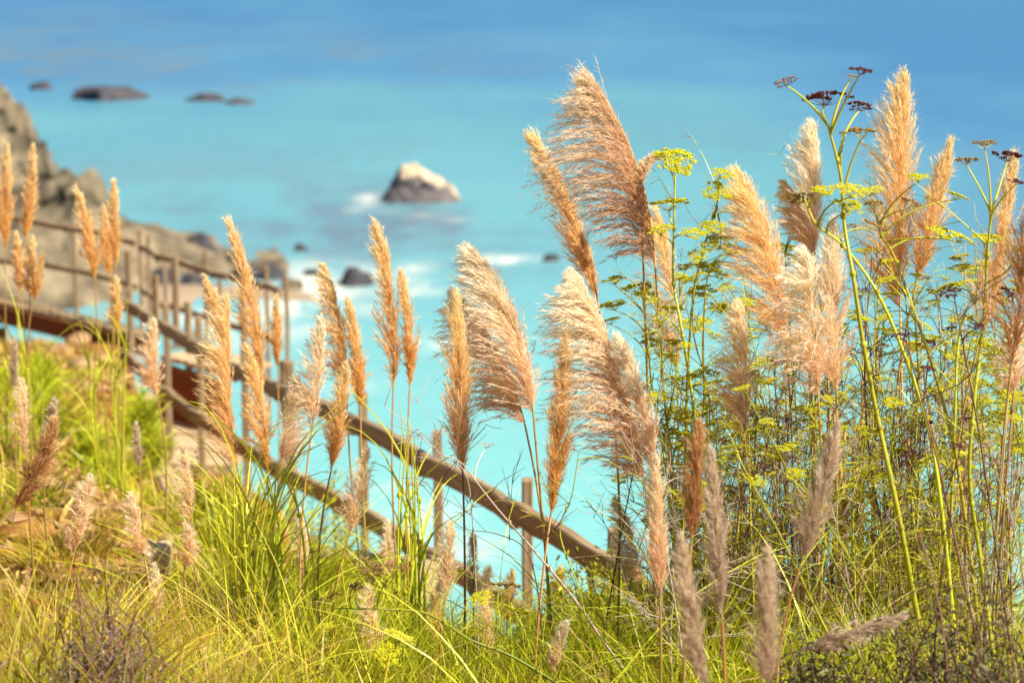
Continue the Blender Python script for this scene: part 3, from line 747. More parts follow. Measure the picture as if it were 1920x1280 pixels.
    # loose silky wisps that fly off the outline
    nw = int(nb * 1.6); bi = r.integers(0, nb, nw); h = np.zeros((nw, 6, 3)); h[:, 0] = br[bi, r.integers(3, k, nw)]
    dd_ = norm(br[bi, -1] - br[bi, -2] + r.normal(size=(nw, 3)) * .18); wl_ = (wisp + W * .22) * r.uniform(.3, 1.2, nw) * (1 - .6 * s_[bi])
    for q in range(1, 6):
        h[:, q] = h[:, q - 1] + dd_ * (wl_ / 5)[:, None]; dd_ = norm(dd_ + g * (.05 + droop * .15) + wd_ * openn * .15 + r.normal(size=(nw, 3)) * .08)
    m_.ribbons(h, np.full(nw, .0010) * (d / 6.2), s=s_[bi], rng=r); m_.A[-1][:, 0] = .6 + .4 * m_.A[-1][:, 0]
    obj('plume', m_.mesh('plume', M[mat], False, F_), root)
    return root


PL = [
 # far left, beyond focus
 ("golden plume at the left frame edge, left one of the two tallest there", (14, 275), (10, 470), 30, 11.0, 'gold', .08, .05, 0, (0, 700)),
 ("golden plume second from the left edge, narrow tip above the dark rail", (63, 280), (46, 455), 30, 10.8, 'gold', .08, .05, 3, (40, 700)),
 ("short pale plume between the two tall golden ones at far left", (32, 440), (40, 548), 26, 10.5, 'tan', .15, .1, 0, (46, 720)),
 ("small fuzzy tan plume under the second golden plume at far left", (62, 448), (56, 560), 32, 10.4, 'tan', .2, .1, 0, (52, 720)),
 ("thin tan plume leaning right against the fuzzy small one at far left", (80, 478), (62, 565), 20, 10.3, 'gold', .1, .1, 0, (54, 720)),
 ("pointed golden plume leaning left in front of the upper rail, right of the cliff post", (146, 357), (178, 525), 40, 10.2, 'gold', .1, .05, 6, (198, 760)),
 ("short pale topped plume left of the slimmest upright golden one", (195, 390), (206, 520), 26, 10.4, 'gold', .12, .05, 0, (214, 760)),
 ("slimmest upright golden plume before the upper rail", (214, 345), (217, 505), 26, 10.2, 'gold', .08, .03, 0, (222, 760)),
 ("small soft tan plume below the slim upright pair beside the fence start", (218, 524), (222, 630), 30, 10.0, 'tan', .15, .1, 0, (226, 800)),
 ("pinkish feathery plume in front of the fence bend", (290, 602), (296, 748), 44, 9.0, 'pink', .3, .25, -6, (300, 860)),
 ("golden plume with pale tip leaning left behind the tallest fluffy cluster", (386, 520), (418, 650), 34, 9.0, 'gold', .12, .1, 4, (440, 900)),
 ("tallest golden plume with long narrow tip in the fluffy left cluster", (435, 420), (492, 735), 58, 8.2, 'gold', .15, .08, 10, (505, 1200)),
 ("cream plume with frayed left side in the fluffy left cluster", (428, 560), (447, 890), 66, 7.7, 'tan', .45, .2, -8, (446, 1250)),
 ("pale gold plume lowest in the fluffy left cluster, base at the reeds", (468, 655), (502, 885), 54, 7.7, 'gold', .2, .1, 6, (506, 1250)),
 ("short cream plume with ragged right side, right of the fluffy left cluster", (548, 704), (524, 892), 52, 7.2, 'cream', .45, .2, 0, (508, 1250)),
 ("slim golden plume standing in front of the last landing post", (519, 560), (521, 692), 24, 10.0, 'gold', .1, .05, 0, (520, 900)),
 ("upright grey-pink plume with shaggy left side low at the left", (44, 714), (50, 862), 34, 7.8, 'pink', .3, .25, 0, (52, 1040)),
 ("small faint grey plume leaning right at the left, behind the sharp brown one", (104, 752), (88, 865), 26, 8.2, 'grey', .25, .2, 0, (84, 1040)),
 ("sharp brown plume bent far to the right near the left edge", (106, 792), (18, 960), 42, 5.8, 'brown', .25, .2, 12, (-20, 1240)),
 ("thin faded plume stub left of the middle rail, over the bank", (256, 796), (262, 880), 16, 8.4, 'grey', .15, .1, 0, (264, 980)),
 ("pale curly upright plume with grey base on the bank below the fence", (346, 838), (362, 990), 32, 7.0, 'pink', .25, .25, 0, (364, 1180)),
 ("ragged plume with white left fringe above the pale sawn block", (249, 928), (272, 1050), 34, 6.6, 'pink', .4, .3, 0, (276, 1200)),
 ("loose brown seedy plume leaning right over the grass at lower left", (172, 895), (138, 1040), 44, 6.3, 'pink', .35, .3, 0, (104, 1250)),
 ("curly bleached plume right of the pale sawn block", (347, 982), (346, 1065), 34, 6.8, 'pink', .4, .35, 0, (350, 1240)),
 ("tiny pale plume in the low grass below the sawn block", (291, 1060), (302, 1150), 18, 6.4, 'cream', .2, .2, 0, (306, 1260)),
 ("short cream plume low in front of the curb timber", (565, 962), (568, 1085), 28, 7.3, 'cream', .12, .1, 0, (568, 1230)),
 ("blurred peach plume among bright reeds left of the curb timber", (528, 960), (538, 1060), 32, 8.6, 'tan', .12, .1, 0, (540, 1200)),
 ("thin grey spike of a plume at the left edge above the shaggy one", (27, 640), (28, 735), 14, 9.0, 'grey', .1, .1, 0, (28, 900)),
 # middle
 ("forked golden plume, taller left head with fluffy cream side", (611, 496), (650, 740), 52, 7.7, 'gold', .4, .15, 8, (690, 1200)),
 ("forked golden plume, right head close against the taller one", (655, 568), (676, 770), 46, 7.8, 'gold', .15, .1, 5, (700, 1200)),
 ("bright cream plume hanging in front of the forked pair's left side", (606, 600), (584, 812), 50, 7.2, 'cream', .35, .2, 2, (560, 1200)),
 ("golden plume below the forked pair, crossing the top rail", (650, 688), (620, 886), 42, 7.0, 'gold', .25, .15, 4, (596, 1200)),
 ("tall golden plume with dark lower half, left of the slim pair in mid picture", (709, 420), (737, 740), 46, 7.6, 'gold', .22, .08, 10, (752, 1200)),
 ("smooth slim golden plume, right and shorter one of the mid picture pair", (754, 514), (768, 730), 36, 7.6, 'gold', .08, .03, 6, (766, 1200)),
 ("straight sharp plume on a dark red stalk in front of the top rail", (857, 560), (868, 895), 48, 6.25, 'tan', .08, .03, 0, (868, 1250)),
 ("broad cream plume blown open to the left at picture centre", (886, 463), (1000, 778), 118, 6.4, 'cream', .52, .22, 22, (1042, 1080)),
 ("ragged cream plume behind and below the broad centre plume", (852, 535), (985, 800), 92, 6.55, 'blush', .7, .4, 18, (1030, 1080)),
 ("sharp spindle shaped golden plume right of centre, before the rail end", (1062, 638), (1032, 970), 46, 6.05, 'gold', .06, .03, 4, (1000, 1250)),
 ("pink feathery plume leaning right below the golden one at the top rail", (690, 845), (652, 1010), 52, 6.4, 'pink', .3, .2, 4, (626, 1230)),
 ("pink shaggy plume left of the dark red stalk, low in the middle", (847, 982), (832, 1145), 40, 6.1, 'pink', .25, .2, 2, (826, 1270)),
 ("thin faded plume just right of the dark red stalk", (888, 1003), (888, 1132), 24, 6.9, 'grey', .15, .1, 0, (888, 1240)),
 ("curl-tipped pink plume in the low middle, right of the dark red stalk", (916, 1064), (920, 1235), 32, 6.2, 'pink', .2, .15, -4, (922, 1290)),
 ("peach blurred plume behind the green seed umbel in the low middle", (962, 1072), (952, 1165), 36, 7.3, 'tan', .2, .1, 0, (946, 1240)),
 ("wide pale pink plume speckled by dark seeds at the bottom middle", (692, 1102), (716, 1235), 50, 6.0, 'pink', .25, .25, -4, (724, 1300)),
 ("small hooked cream plume at the bottom below the sharp golden one", (1064, 1164), (1036, 1268), 26, 5.9, 'cream', .1, .1, -5, (1030, 1310)),
 ("dim short plume between the dark red stalk and the speckled pink plume", (815, 1108), (816, 1205), 26, 6.6, 'tan', .12, .1, 0, (816, 1280)),
 ("pale blurred plume among the bright reeds in the middle", (728, 980), (728, 1085), 30, 8.0, 'cream', .15, .1, 0, (728, 1200)),
 ("faint small plume against the sea above the green bush", (1052, 1064), (1050, 1145), 20, 8.0, 'tan', .1, .05, 0, (1050, 1230)),
 # right
 ("tallest plume, long one-sided fringe hanging to the left like a mane", (1104, 124), (1228, 492), 150, 6.3, 'silk', .85, .62, 26, (1300, 1100)),
 ("long tapering plume leaning left between the centre plume and the tallest one", (1008, 257), (1124, 585), 38, 6.5, 'tan', .35, .12, 14, (1160, 1150)),
 ("large pink-cream plume with wild left fringe below the leaning tapering one", (1078, 498), (1208, 900), 128, 6.1, 'blush', .68, .38, 20, (1240, 1250)),
 ("smooth cream plume tucked against the right side of the wild fringed one", (1164, 632), (1224, 888), 60, 6.05, 'cream', .25, .15, 8, (1240, 1250)),
 ("tan plume half hidden behind yellow flower heads right of the tallest plume", (1234, 395), (1270, 705), 78, 7.2, 'tan', .35, .2, 8, (1290, 1200)),
 ("broad tan plume with rounded top right of the yellow flower heads", (1388, 322), (1474, 655), 102, 6.3, 'tan', .38, .15, 14, (1500, 1200)),
 ("cream plume with a side tuft to the left below the tall dark seed heads", (1525, 234), (1528, 505), 62, 6.5, 'cream', .35, .15, 0, (1540, 1200)),
 ("small wispy side plume blowing left out of the cream one under the seed heads", (1472, 340), (1522, 470), 44, 6.55, 'tan', .5, .3, 6, (1540, 1200)),
 ("light tan plume under the cream one, right lobe of the drooping double", (1564, 424), (1568, 740), 88, 5.98, 'cream', .15, .1, 0, (1570, 1200)),
 ("drooping plume with hanging pink fringe, left lobe of the drooping double", (1512, 474), (1534, 745), 112, 5.93, 'cream', .35, .8, 0, (1540, 1200)),
 ("tall golden plume with feathered crown right of the thick fennel stem", (1698, 149), (1688, 590), 92, 6.35, 'tan', .25, .1, -6, (1690, 1250)),
 ("slim tan plume leaning right out of the tall golden one's side", (1782, 273), (1718, 530), 58, 6.3, 'tan', .12, .1, 0, (1700, 1200)),
 ("long tan plume next to the right frame edge behind fennel stems", (1904, 298), (1836, 640), 66, 6.1, 'tan', .2, .1, 6, (1810, 1250)),
 ("dark brown plume cut by the right frame edge", (1935, 390), (1896, 690), 84, 5.8, 'brown', .2, .2, 0, (1880, 1250)),
 ("white shaggy plume end hanging beside the dark brown one at the right edge", (1912, 600), (1900, 740), 56, 5.9, 'cream', .3, .5, 0, (1890, 1250)),
 ("pink-cream plume with frayed left fringe in the thicket, below the broad tan one", (1392, 568), (1396, 830), 66, 6.1, 'pink', .5, .3, 4, (1400, 1200)),
 ("out-of-focus brown plume with a dark core, tall one of the near bottom row", (1312, 798), (1296, 1020), 42, 5.0, 'brown', .15, .1, 0, (1285, 1350)),
 ("out-of-focus grey-tan plume right of the brown one in the near bottom row", (1335, 850), (1354, 1165), 40, 4.9, 'grey', .12, .08, 0, (1360, 1400)),
 ("narrow pink-tan plume standing at the end of the wooden rail", (1232, 862), (1238, 1135), 36, 5.3, 'pink', .12, .1, 0, (1240, 1350)),
 ("blurred grey-tan plume leaning right in front of the thicket", (1572, 800), (1500, 1062), 44, 4.9, 'grey', .15, .1, 4, (1470, 1350)),
 ("nearest dark grey plume standing blurred at the bottom edge", (1442, 1035), (1438, 1310), 48, 4.35, 'grey', .12, .1, 0, (1438, 1500)),
 ("nearest pale grey plume leaning left, blurred at the bottom edge", (1278, 1010), (1328, 1300), 46, 4.5, 'grey', .15, .15, -4, (1340, 1500)),
 ("pale plume with a ragged left fringe behind the rail end", (1158, 934), (1202, 1095), 44, 6.9, 'cream', .5, .3, 6, (1210, 1220)),
 ("soft orange-tan plume deep in the thicket right of the leaning grey one", (1568, 905), (1576, 1010), 44, 7.2, 'tan', .2, .1, 0, (1580, 1200)),
 ("small hooked cream plume tip curling right beside the first yellow flower head", (1236, 288), (1202, 352), 20, 6.4, 'cream', .2, .25, -10, (1240, 700)),
 ("pale grey plume lying almost flat across the lower thicket", (1690, 1156), (1490, 1222), 40, 5.1, 'grey', .2, .2, 0, (1440, 1300)),
]
hi = {35: (420, 36), 36: (300, 34), 48: (400, 40), 49: (240, 30), 50: (460, 40), 51: (220, 28), 53: (300, 30), 54: (240, 28), 56: (240, 26), 57: (260, 26), 58: (320, 30), 59: (210, 26), 34: (240, 30), 37: (240, 30)}
for i, p in enumerate(PL):
    nb, nh = hi.get(i, (170, 24))
    fw = i in (16, 17, 19, 20, 21, 22, 23, 24, 27, 38, 39, 40, 41, 42, 43)
    if fw: nb, nh = 95, 16
    plume(p[0], p[1], p[2], p[3] * (1.0 if i < 34 or 38 <= i <= 47 else 1.17), p[4], p[5], p[6], p[7], p[8], p[9], nb, nh, seed=i, fray=1.5 if fw else 1.0, hl=1.15 if fw else 1.0, wind=(1.0 if i in (14, 23) else -1.0),
          smat=('stemdk' if i in (34,) else 'culm' if i in (37, 48, 50, 53, 58) else 'stalk'), tight=(1.25 if i in (49,) else 1.0))


# ------------------------------------------------------------------ fennel: stems, branches, flower heads
def umbel_mesh(kind, seed, rays=30):
    """flat-topped head of radius 1: rays from a common point, each ending in a small cluster"""
    r = np.random.default_rng(900 + seed); m_ = MB(); top = MB()
    a_ = r.random(rays) * 6.283; rr = np.sqrt((np.arange(rays) + .5) / rays) * r.uniform(.85, 1.08, rays)
    ends = np.stack([np.cos(a_) * rr, np.sin(a_) * rr, .50 - .14 * rr ** 2 + r.normal(size=rays) * .035], -1)
    t = np.linspace(0, 1, 4)[None, :, None]
    pr = ends[:, None] * t + np.array([0, 0, 1])[None, None] * (np.sin(t * math.pi) * -.06 * rr[:, None, None])
    ray = MB(); ray.ribbons(pr, np.full(rays, .03 if kind == 'yellow' else .035), rng=r)
    C_ = []
    n = 17 if kind == 'yellow' else 7
    for e in ends:
        q = r.normal(size=(n, 3)) * (np.array([.10, .10, .035]) if kind == 'yellow' else np.array([.085, .085, .03])); q[:, 2] = np.abs(q[:, 2]) * .8 + .03
        if kind == 'yellow': q[:, :2] *= 1.05
        C_.append(e + q)
        rb = np.stack([np.repeat(e[None], n, 0), e + q * .9], 1)
        ray.ribbons(np.stack([rb[:, 0], (rb[:, 0] + rb[:, 1]) / 2, rb[:, 1]], 1), np.full(n, .018), rng=r)
    C_ = np.concatenate(C_)
    top.blobs(C_, (r.uniform(.040, .066, len(C_)) if kind == 'yellow' else (r.uniform(.055, .085, len(C_)) if kind != 'bare' else r.uniform(.02, .03, len(C_)))), .8 if kind == 'yellow' else 1.25, rng=r)
    return ray, top


UM = {}
for kd, hm, rm in (('yellow', 'umbel', 'fennel'), ('dark', 'seed', 'stemdk'), ('brown', 'seedbrown', 'fennel'), ('bare', 'stemgy', 'stemgy')):
    for v in range(4):
        ray, top = umbel_mesh(kd, v + 10 * len(kd), 32 if kd == 'yellow' else 22)
        UM[kd, v] = (top.mesh('umbel', M[hm]), ray.mesh('umbel_rays', M[rm]))


def umbel(parent, pos, size, kind, dirv, seed):
    """pos: centre of the flat top; size: its width in metres"""
    r = random.Random(seed); R = size / 2
    z = Vector([float(q) for q in dirv]).normalized(); z = (z * .5 + Vector((r.uniform(-.15, .15), r.uniform(-.15, .1), 1))).normalized()
    q = z.to_track_quat('Z', 'Y').to_matrix().to_4x4() @ Matrix.Rotation(r.random() * 6.28, 4, 'Z')
    org = Vector([float(c) for c in pos]) - z * R * .45
    tm, rm = UM[kind, r.randrange(4)]
    o = bpy.data.objects.new('umbel', tm); COL.objects.link(o); o.parent = parent
    o.matrix_basis = Matrix.Translation(org - parent.location) @ q @ Matrix.Scale(R, 4)
    o2 = bpy.data.objects.new('umbel_rays', rm); COL.objects.link(o2); o2.parent = o
    return np.array(org)


def curve(a, b, n=8, sag=.0, wob=.0, r=None, t0=None):
    t = np.linspace(0, 1, n)[:, None]
    if t0 is None: p = a * (1 - t) + b * t
    else:
        m1 = a + t0 * np.linalg.norm(b - a) * .45; p = a * (1 - t) ** 2 + 2 * m1 * t * (1 - t) + b * t ** 2
    p = p + np.array([0, 0, -1.]) * sag * np.sin(t * math.pi)
    if wob: p = p + np.sin(t * math.pi) * r.normal(size=(1, 3)) * wob
    return p


def fennel(label, d, stem, heads, smat='fennel', thick=.006, leaf=0, seed=0, twigs=0, group='fennel plants in the thicket', leafmat='fennel', hmat=None, name='fennel_plant', cat='fennel', foot_ground=True):
    """stem: view points from the top down, heads: (x, y, width px, kind, index of the stem point it leaves from)"""
    r = np.random.default_rng(5000 + seed)
    pts = [P(x, y, d + (i % 3 - 1) * .02) for i, (x, y) in enumerate(stem)][::-1]
    if foot_ground:
        p = pts[0]; dv = norm((pts[0] - pts[1])[None])[0]; fx = p[0] + dv[0] * .25; fy = p[1] + dv[1] * .1
        gz = float(ground(fx, fy)) - .03
        if gz < p[2] - .02: pts = [np.array([fx, fy, gz])] + pts
    pts = np.array(pts); F_ = pts[0]
    # smooth the polyline
    tt = np.linspace(0, len(pts) - 1, len(pts) * 5); ix = np.minimum(tt.astype(int), len(pts) - 2); fr = (tt - ix)[:, None]
    pad = np.concatenate([pts[:1] * 2 - pts[1:2], pts, pts[-1:] * 2 - pts[-2:-1]])
    p0, p1, p2, p3 = pad[ix], pad[ix + 1], pad[ix + 2], pad[ix + 3]
    sp_ = .5 * ((2 * p1) + (-p0 + p2) * fr + (2 * p0 - 5 * p1 + 4 * p2 - p3) * fr ** 2 + (-p0 + 3 * p1 - 3 * p2 + p3) * fr ** 3)
    root = thing(name, label, cat, F_, group)
    m_ = MB(); m_.tube(sp_, np.linspace(thick, thick * .38, len(sp_)), 7)
    nodes = sp_[3::6]
    for q in nodes[:-1]:
        tgt = q + np.array([0, 0, .008]); m_.tube(np.array([q - [0, 0, .006], q, tgt]), [thick * .8, thick * 1.12, thick * .8], 7)
    obj('stem', m_.mesh('stem', M[smat], True, F_), root)
    for i, (x, y, w, kind, at) in enumerate(heads):
        hd = P(x, y, d + r.uniform(-.12, .12)); up_ = np.array([0, 0, 1.])
        n0 = len(sp_) - 1 - int(round(at * 5)); n0 = max(0, min(len(sp_) - 1, n0)); a = sp_[n0]
        org = umbel(root, hd, w * K * d, kind, hd - a, seed * 31 + i)
        if np.linalg.norm(org - a) > .01:
            tg_ = norm((sp_[min(n0 + 1, len(sp_) - 1)] - sp_[max(n0 - 1, 0)])[None])[0]
            t0 = norm((tg_ * .5 + norm((org - a)[None])[0] * .9)[None])[0]
            b_ = MB(); b_.tube(curve(a, org, 9, 0, .004, r, t0), np.linspace(thick * .5, thick * .24, 9), 5)
            obj('branch', b_.mesh('branch', M[smat], True, F_), root)
    if leaf:      # thread-like leaves in sprays along the stem
        n = leaf; ii = r.integers(int(len(sp_) * .25), len(sp_), n); base = sp_[ii]; az = r.random(n) * 6.283
        L_ = r.uniform(.08, .22, n); m_ = MB(); br = np.zeros((n, 5, 3)); br[:, 0] = base; el = r.uniform(.3, 1.1, n)
        for q in range(1, 5):
            br[:, q] = br[:, q - 1] + np.stack([np.cos(az) * np.cos(el), np.sin(az) * np.cos(el), np.sin(el)], -1) * (L_ / 4)[:, None]; el -= .12
        m_.ribbons(br, np.full(n, .0026), rng=r)
        bi = np.repeat(np.arange(n), 14); v = r.random(len(bi)) * 3.9; v0 = v.astype(int); hp = br[bi, v0] + (br[bi, np.minimum(v0 + 1, 4)] - br[bi, v0]) * (v - v0)[:, None]
        dv = norm(norm(br[bi, -1] - br[bi, 0]) + r.normal(size=(len(bi), 3)) * .6)
        ll = r.uniform(.02, .05, len(bi))[:, None]
        m_.ribbons(np.stack([hp, hp + dv * ll * .5, hp + dv * ll + np.array([0, 0, -.004])], 1), np.full(len(bi), .0016), rng=r)
        tag(obj('leaves', m_.mesh('leaves', M[leafmat], False, F_), root), kind='stuff')
    if twigs:
        m_ = MB()
        for q in range(twigs):
            a = sp_[r.integers(int(len(sp_) * .3), len(sp_) - 1)]; tdir = norm(np.array([[r.normal() * .6, r.normal() * .5, r.uniform(.5, 1.1)]]))[0]
            L_ = r.uniform(.10, .32); b = a + tdir * L_; c_ = curve(a, b, 6, .0, .012, r); m_.tube(c_, np.linspace(thick * .35, .0007, 6), 4)
            for w in range(5):
                p = c_[r.integers(2, 6)]; dv = norm((tdir + r.normal(size=3) * .6)[None])[0]; m_.tube(curve(p, p + dv * r.uniform(.03, .1), 4, 0, .005, r), [.0011, .0009, .0008, .0006], 3)
        tag(obj('twigs', m_.mesh('twigs', M[smat], True, F_), root), kind='stuff')
    return root


Yk, Dk, Bk = 'yellow', 'dark', 'brown'
fennel("tall thick yellow-green fennel with dark maroon seed heads, highest plant of all", 5.7,
       [(1553, 236), (1576, 330), (1583, 420), (1600, 520), (1618, 640), (1645, 780), (1682, 950), (1712, 1110), (1745, 1290)],
       [(1473, 152, 46, Dk, 0.0), (1545, 180, 84, Dk, 0), (1614, 131, 44, Dk, .15), (1596, 142, 26, Bk, .15), (1612, 197, 54, Dk, .9), (1616, 245, 64, Bk, 1.7), (1584, 250, 24, Bk, 1.3)], 'fennel', .0078, 0, 1)
fennel("bright fennel at the right edge whose split top carries dark and brown seed heads", 5.8,
       [(1858, 400), (1852, 470), (1842, 620), (1826, 760), (1818, 900), (1840, 1060), (1870, 1290)],
       [(1812, 299, 46, Bk, 0), (1846, 268, 46, Bk, .2), (1890, 290, 60, Dk, .1), (1905, 340, 34, Dk, .4)], 'fennel', .0065, 0, 2, 4)
fennel("fennel with stacked yellow flower heads next to the tallest plume's right side", 6.3,
       [(1266, 310), (1264, 420), (1262, 520), (1275, 600), (1300, 760), (1320, 980), (1330, 1280)],
       [(1264, 287, 78, Yk, 0), (1274, 308, 70, Yk, .1), (1240, 293, 36, Yk, .4), (1252, 380, 72, Yk, 1.3), (1236, 430, 52, Yk, 1.6), (1300, 438, 46, Yk, 1.4)], 'fennel', .0055, 10, 3)
fennel("fennel with two small flat yellow heads above open water", 6.35,
       [(1350, 345), (1340, 400), (1318, 470), (1300, 560), (1290, 700), (1285, 900), (1290, 1280)],
       [(1352, 326, 44, Yk, 0), (1344, 358, 60, Yk, .15), (1336, 428, 50, Yk, .9), (1348, 455, 66, Yk, 1.0), (1310, 480, 40, Yk, 1.9), (1284, 500, 36, Yk, 2.4)], 'stemgn', .005, 14, 4)
fennel("low fennel with yellow heads in the gap under the tallest plume", 6.4,
       [(1205, 560), (1215, 640), (1222, 720), (1245, 850), (1262, 1000), (1270, 1280)],
       [(1150, 524, 44, Yk, .4), (1198, 541, 66, Yk, 0), (1216, 555, 46, Yk, .2), (1150, 570, 54, Yk, 1.0), (1142, 600, 40, Yk, 1.6), (1222, 640, 46, Yk, .7)], 'fennel', .0045, 12, 5)
fennel("fennel with bunched yellow heads left of the broad tan plume", 6.6,
       [(1330, 500), (1322, 560), (1318, 680), (1330, 860), (1345, 1280)],
       [(1330, 498, 64, Yk, 0), (1300, 520, 46, Yk, .5), (1352, 512, 50, Yk, .3), (1318, 545, 60, Yk, .8), (1355, 575, 48, Yk, 1.0), (1306, 606, 60, Yk, 1.5), (1368, 470, 40, Yk, .2)], 'fennel', .0045, 14, 6)
fennel("fennel holding a yellow head on either side of the broad tan plume's shoulder", 6.6,
       [(1472, 480), (1480, 600), (1492, 760), (1500, 950), (1500, 1280)],
       [(1472, 464, 52, Yk, 0), (1488, 484, 36, Yk, .2), (1450, 520, 30, Yk, .8), (1510, 405, 40, Yk, .1), (1500, 398, 52, Yk, .1)], 'stemgn', .0045, 10, 7)
fennel("yellow-green fennel curving in front of the drooping double plume", 5.75,
       [(1508, 372), (1530, 420), (1580, 460), (1640, 540), (1690, 650), (1740, 800), (1765, 950), (1800, 1290)],
       [(1502, 370, 52, Bk, 0), (1546, 356, 46, Yk, .4), (1600, 356, 66, Yk, 1.3), (1590, 385, 60, Yk, 1.6), (1636, 420, 46, Bk, 1.9)], 'fennel', .006, 8, 8)
fennel("fennel with yellow heads between the two tan plumes at upper right", 6.0,
       [(1640, 392), (1652, 440), (1676, 480), (1720, 600), (1770, 760), (1800, 900), (1850, 1290)],
       [(1630, 357, 50, Yk, 0), (1640, 380, 40, Bk, .1), (1725, 332, 40, Yk, .8), (1795, 366, 42, Yk, 1.3), (1712, 380, 40, Bk, .6), (1770, 436, 60, Yk, 1.6), (1802, 444, 52, Yk, 1.9)], 'fennel', .0055, 10, 9)
fennel("fennel with wide yellow heads hanging before the right-hand tan plumes", 6.1,
       [(1850, 470), (1842, 520), (1800, 620), (1790, 800), (1782, 1000), (1770, 1290)],
       [(1852, 446, 62, Yk, 0), (1800, 500, 46, Yk, .8), (1760, 545, 40, Yk, 1.5), (1875, 560, 44, Yk, .6), (1905, 620, 56, Yk, 1.1), (1870, 655, 70, Yk, 1.5), (1890, 690, 50, Yk, 1.9)], 'fennel', .005, 12, 10)
# the rest of the thicket: slim green, bleached and purple-brown stems crossing each other
r = np.random.default_rng(77)
nick = [(1240, "the tallest plume"), (1300, "the stacked yellow heads"), (1360, "the two flat heads"), (1395, "the frayed thicket plume"), (1470, "the broad tan plume"), (1530, "the drooping double plume"),
        (1620, "the thick stemmed fennel"), (1690, "the tall feathered plume"), (1760, "the slim right-leaning plume"), (1840, "the long tan edge plume"), (1900, "the dark brown edge plume")]
kinds = [('fennel', "slim yellow-green fennel"), ('stemgn', "thin deep green fennel"), ('stemdk', "bare purple-brown fennel"), ('stemgy', "bleached pinkish fennel")]
hts = ["tall", "middling", "short"]
used = set()
for i in range(88):
    x0 = 1215 + (i + .5) / 88 * 740 + r.uniform(-12, 12); kd = int(r.choice(4, p=[.30, .24, .24, .22])); smt, kn = kinds[kd]
    ytop = r.uniform(400, 760) if x0 > 1360 else r.uniform(520, 800)
    if i % 3 == 0: ytop += 110
    lean = r.normal() * 70 + (30 if x0 > 1600 else 0); x1 = x0 + lean; d = r.uniform(6.15, 7.4); bow = r.normal() * 18
    st = [(x0 - bow * 0, ytop), (x0 + (x1 - x0) * .25 + bow, ytop + (1280 - ytop) * .25), (x0 + (x1 - x0) * .5 + bow, ytop + (1280 - ytop) * .5), (x0 + (x1 - x0) * .75, ytop + (1280 - ytop) * .75), (x1, 1290)]
    heads = []
    if kd in (0, 1):
        for q in range(r.integers(7, 12)):
            at = r.uniform(0, 1.9) ** 1.15; yy = ytop + (1280 - ytop) * .25 * at
            heads.append((x0 + r.normal() * 50 + lean * .25 * at, yy - r.uniform(0, 30), r.uniform(24, 52) * 6.3 / d, Yk, at + .25))
    else:
        for q in range(r.integers(1, 4)):
            at = r.uniform(0, 1.2); yy = ytop + (1280 - ytop) * .25 * at
            heads.append((x0 + r.normal() * 38 + lean * .25 * at, yy - r.uniform(0, 24), r.uniform(22, 42) * 6.3 / d, Bk if r.random() < .5 else Dk, at + .2))
    nk = min(nick, key=lambda q: abs(q[0] - x0)); side = "left of" if x0 < nk[0] else "right of"
    lab = None
    for hh in (hts if ytop < 600 else hts[1:] + hts[:1]):
        for ex in ("", ", tip to the right" if lean < 0 else ", tip to the left", ", bent", ", half hidden", ", further back", ", wavy", ", straight", ", faint", ", nearer", ", thinner"):
            c_ = f"{kn} {side} {nk[1]}, {hh}{ex}"
            if c_ not in used: lab = c_; break
        if lab: break
    used.add(lab)
    fennel(lab, d, st, heads, smt, r.uniform(.0028, .0048), int(r.integers(8, 18)) if kd in (0, 1) else 0, 100 + i, int(r.integers(5, 11)) if kd in (2, 3) else 2)

# a lower storey of short stems that closes the thicket towards the ground
r = np.random.default_rng(78)
low = sorted(1225 + (i + r.uniform(.1, .9)) / 44 * 700 for i in range(44))
for i, x0 in enumerate(low):
    kd = int(r.choice(4, p=[.3, .3, .2, .2])); smt, kn = kinds[kd]; ytop = r.uniform(740, 980); x1 = x0 + r.normal() * 60; d = r.uniform(5.7, 6.6)
    st = [(x0, ytop), (x0 * .7 + x1 * .3 + r.normal() * 12, ytop * .7 + 1280 * .3), (x0 * .3 + x1 * .7, ytop * .3 + 1280 * .7), (x1, 1290)]
    heads = [(x0 + r.normal() * 34, ytop + r.uniform(-20, 60), r.uniform(20, 40), Yk if kd < 2 else ('bare' if r.random() < .6 else Dk), r.uniform(.1, 1.0)) for _ in range(int(r.integers(2, 5)))]
    nk = min(nick, key=lambda q: abs(q[0] - x0)); side = "left of" if x0 < nk[0] else "right of"
    for ex in ("", ", leaning", ", upright", ", forked", ", tangled", ", darker", ", paler", ", thin", ", shorter", ", longer"):
        lab = f"low {kn.replace('slim ', '')} beneath and {side} {nk[1]}{ex}"
        if lab not in used: break
    used.add(lab)
    fennel(lab, d, st, heads, smt, r.uniform(.0022, .0038), 16 if kd < 2 else 0, 400 + i, 12 if kd > 1 else 6)

# bare canes of old pampas stalks behind the fennel, and the bright reeds in the middle
ORD = 'first second third fourth fifth sixth seventh eighth ninth tenth eleventh twelfth thirteenth fourteenth fifteenth sixteenth seventeenth eighteenth nineteenth twentieth twenty-first twenty-second'.split()


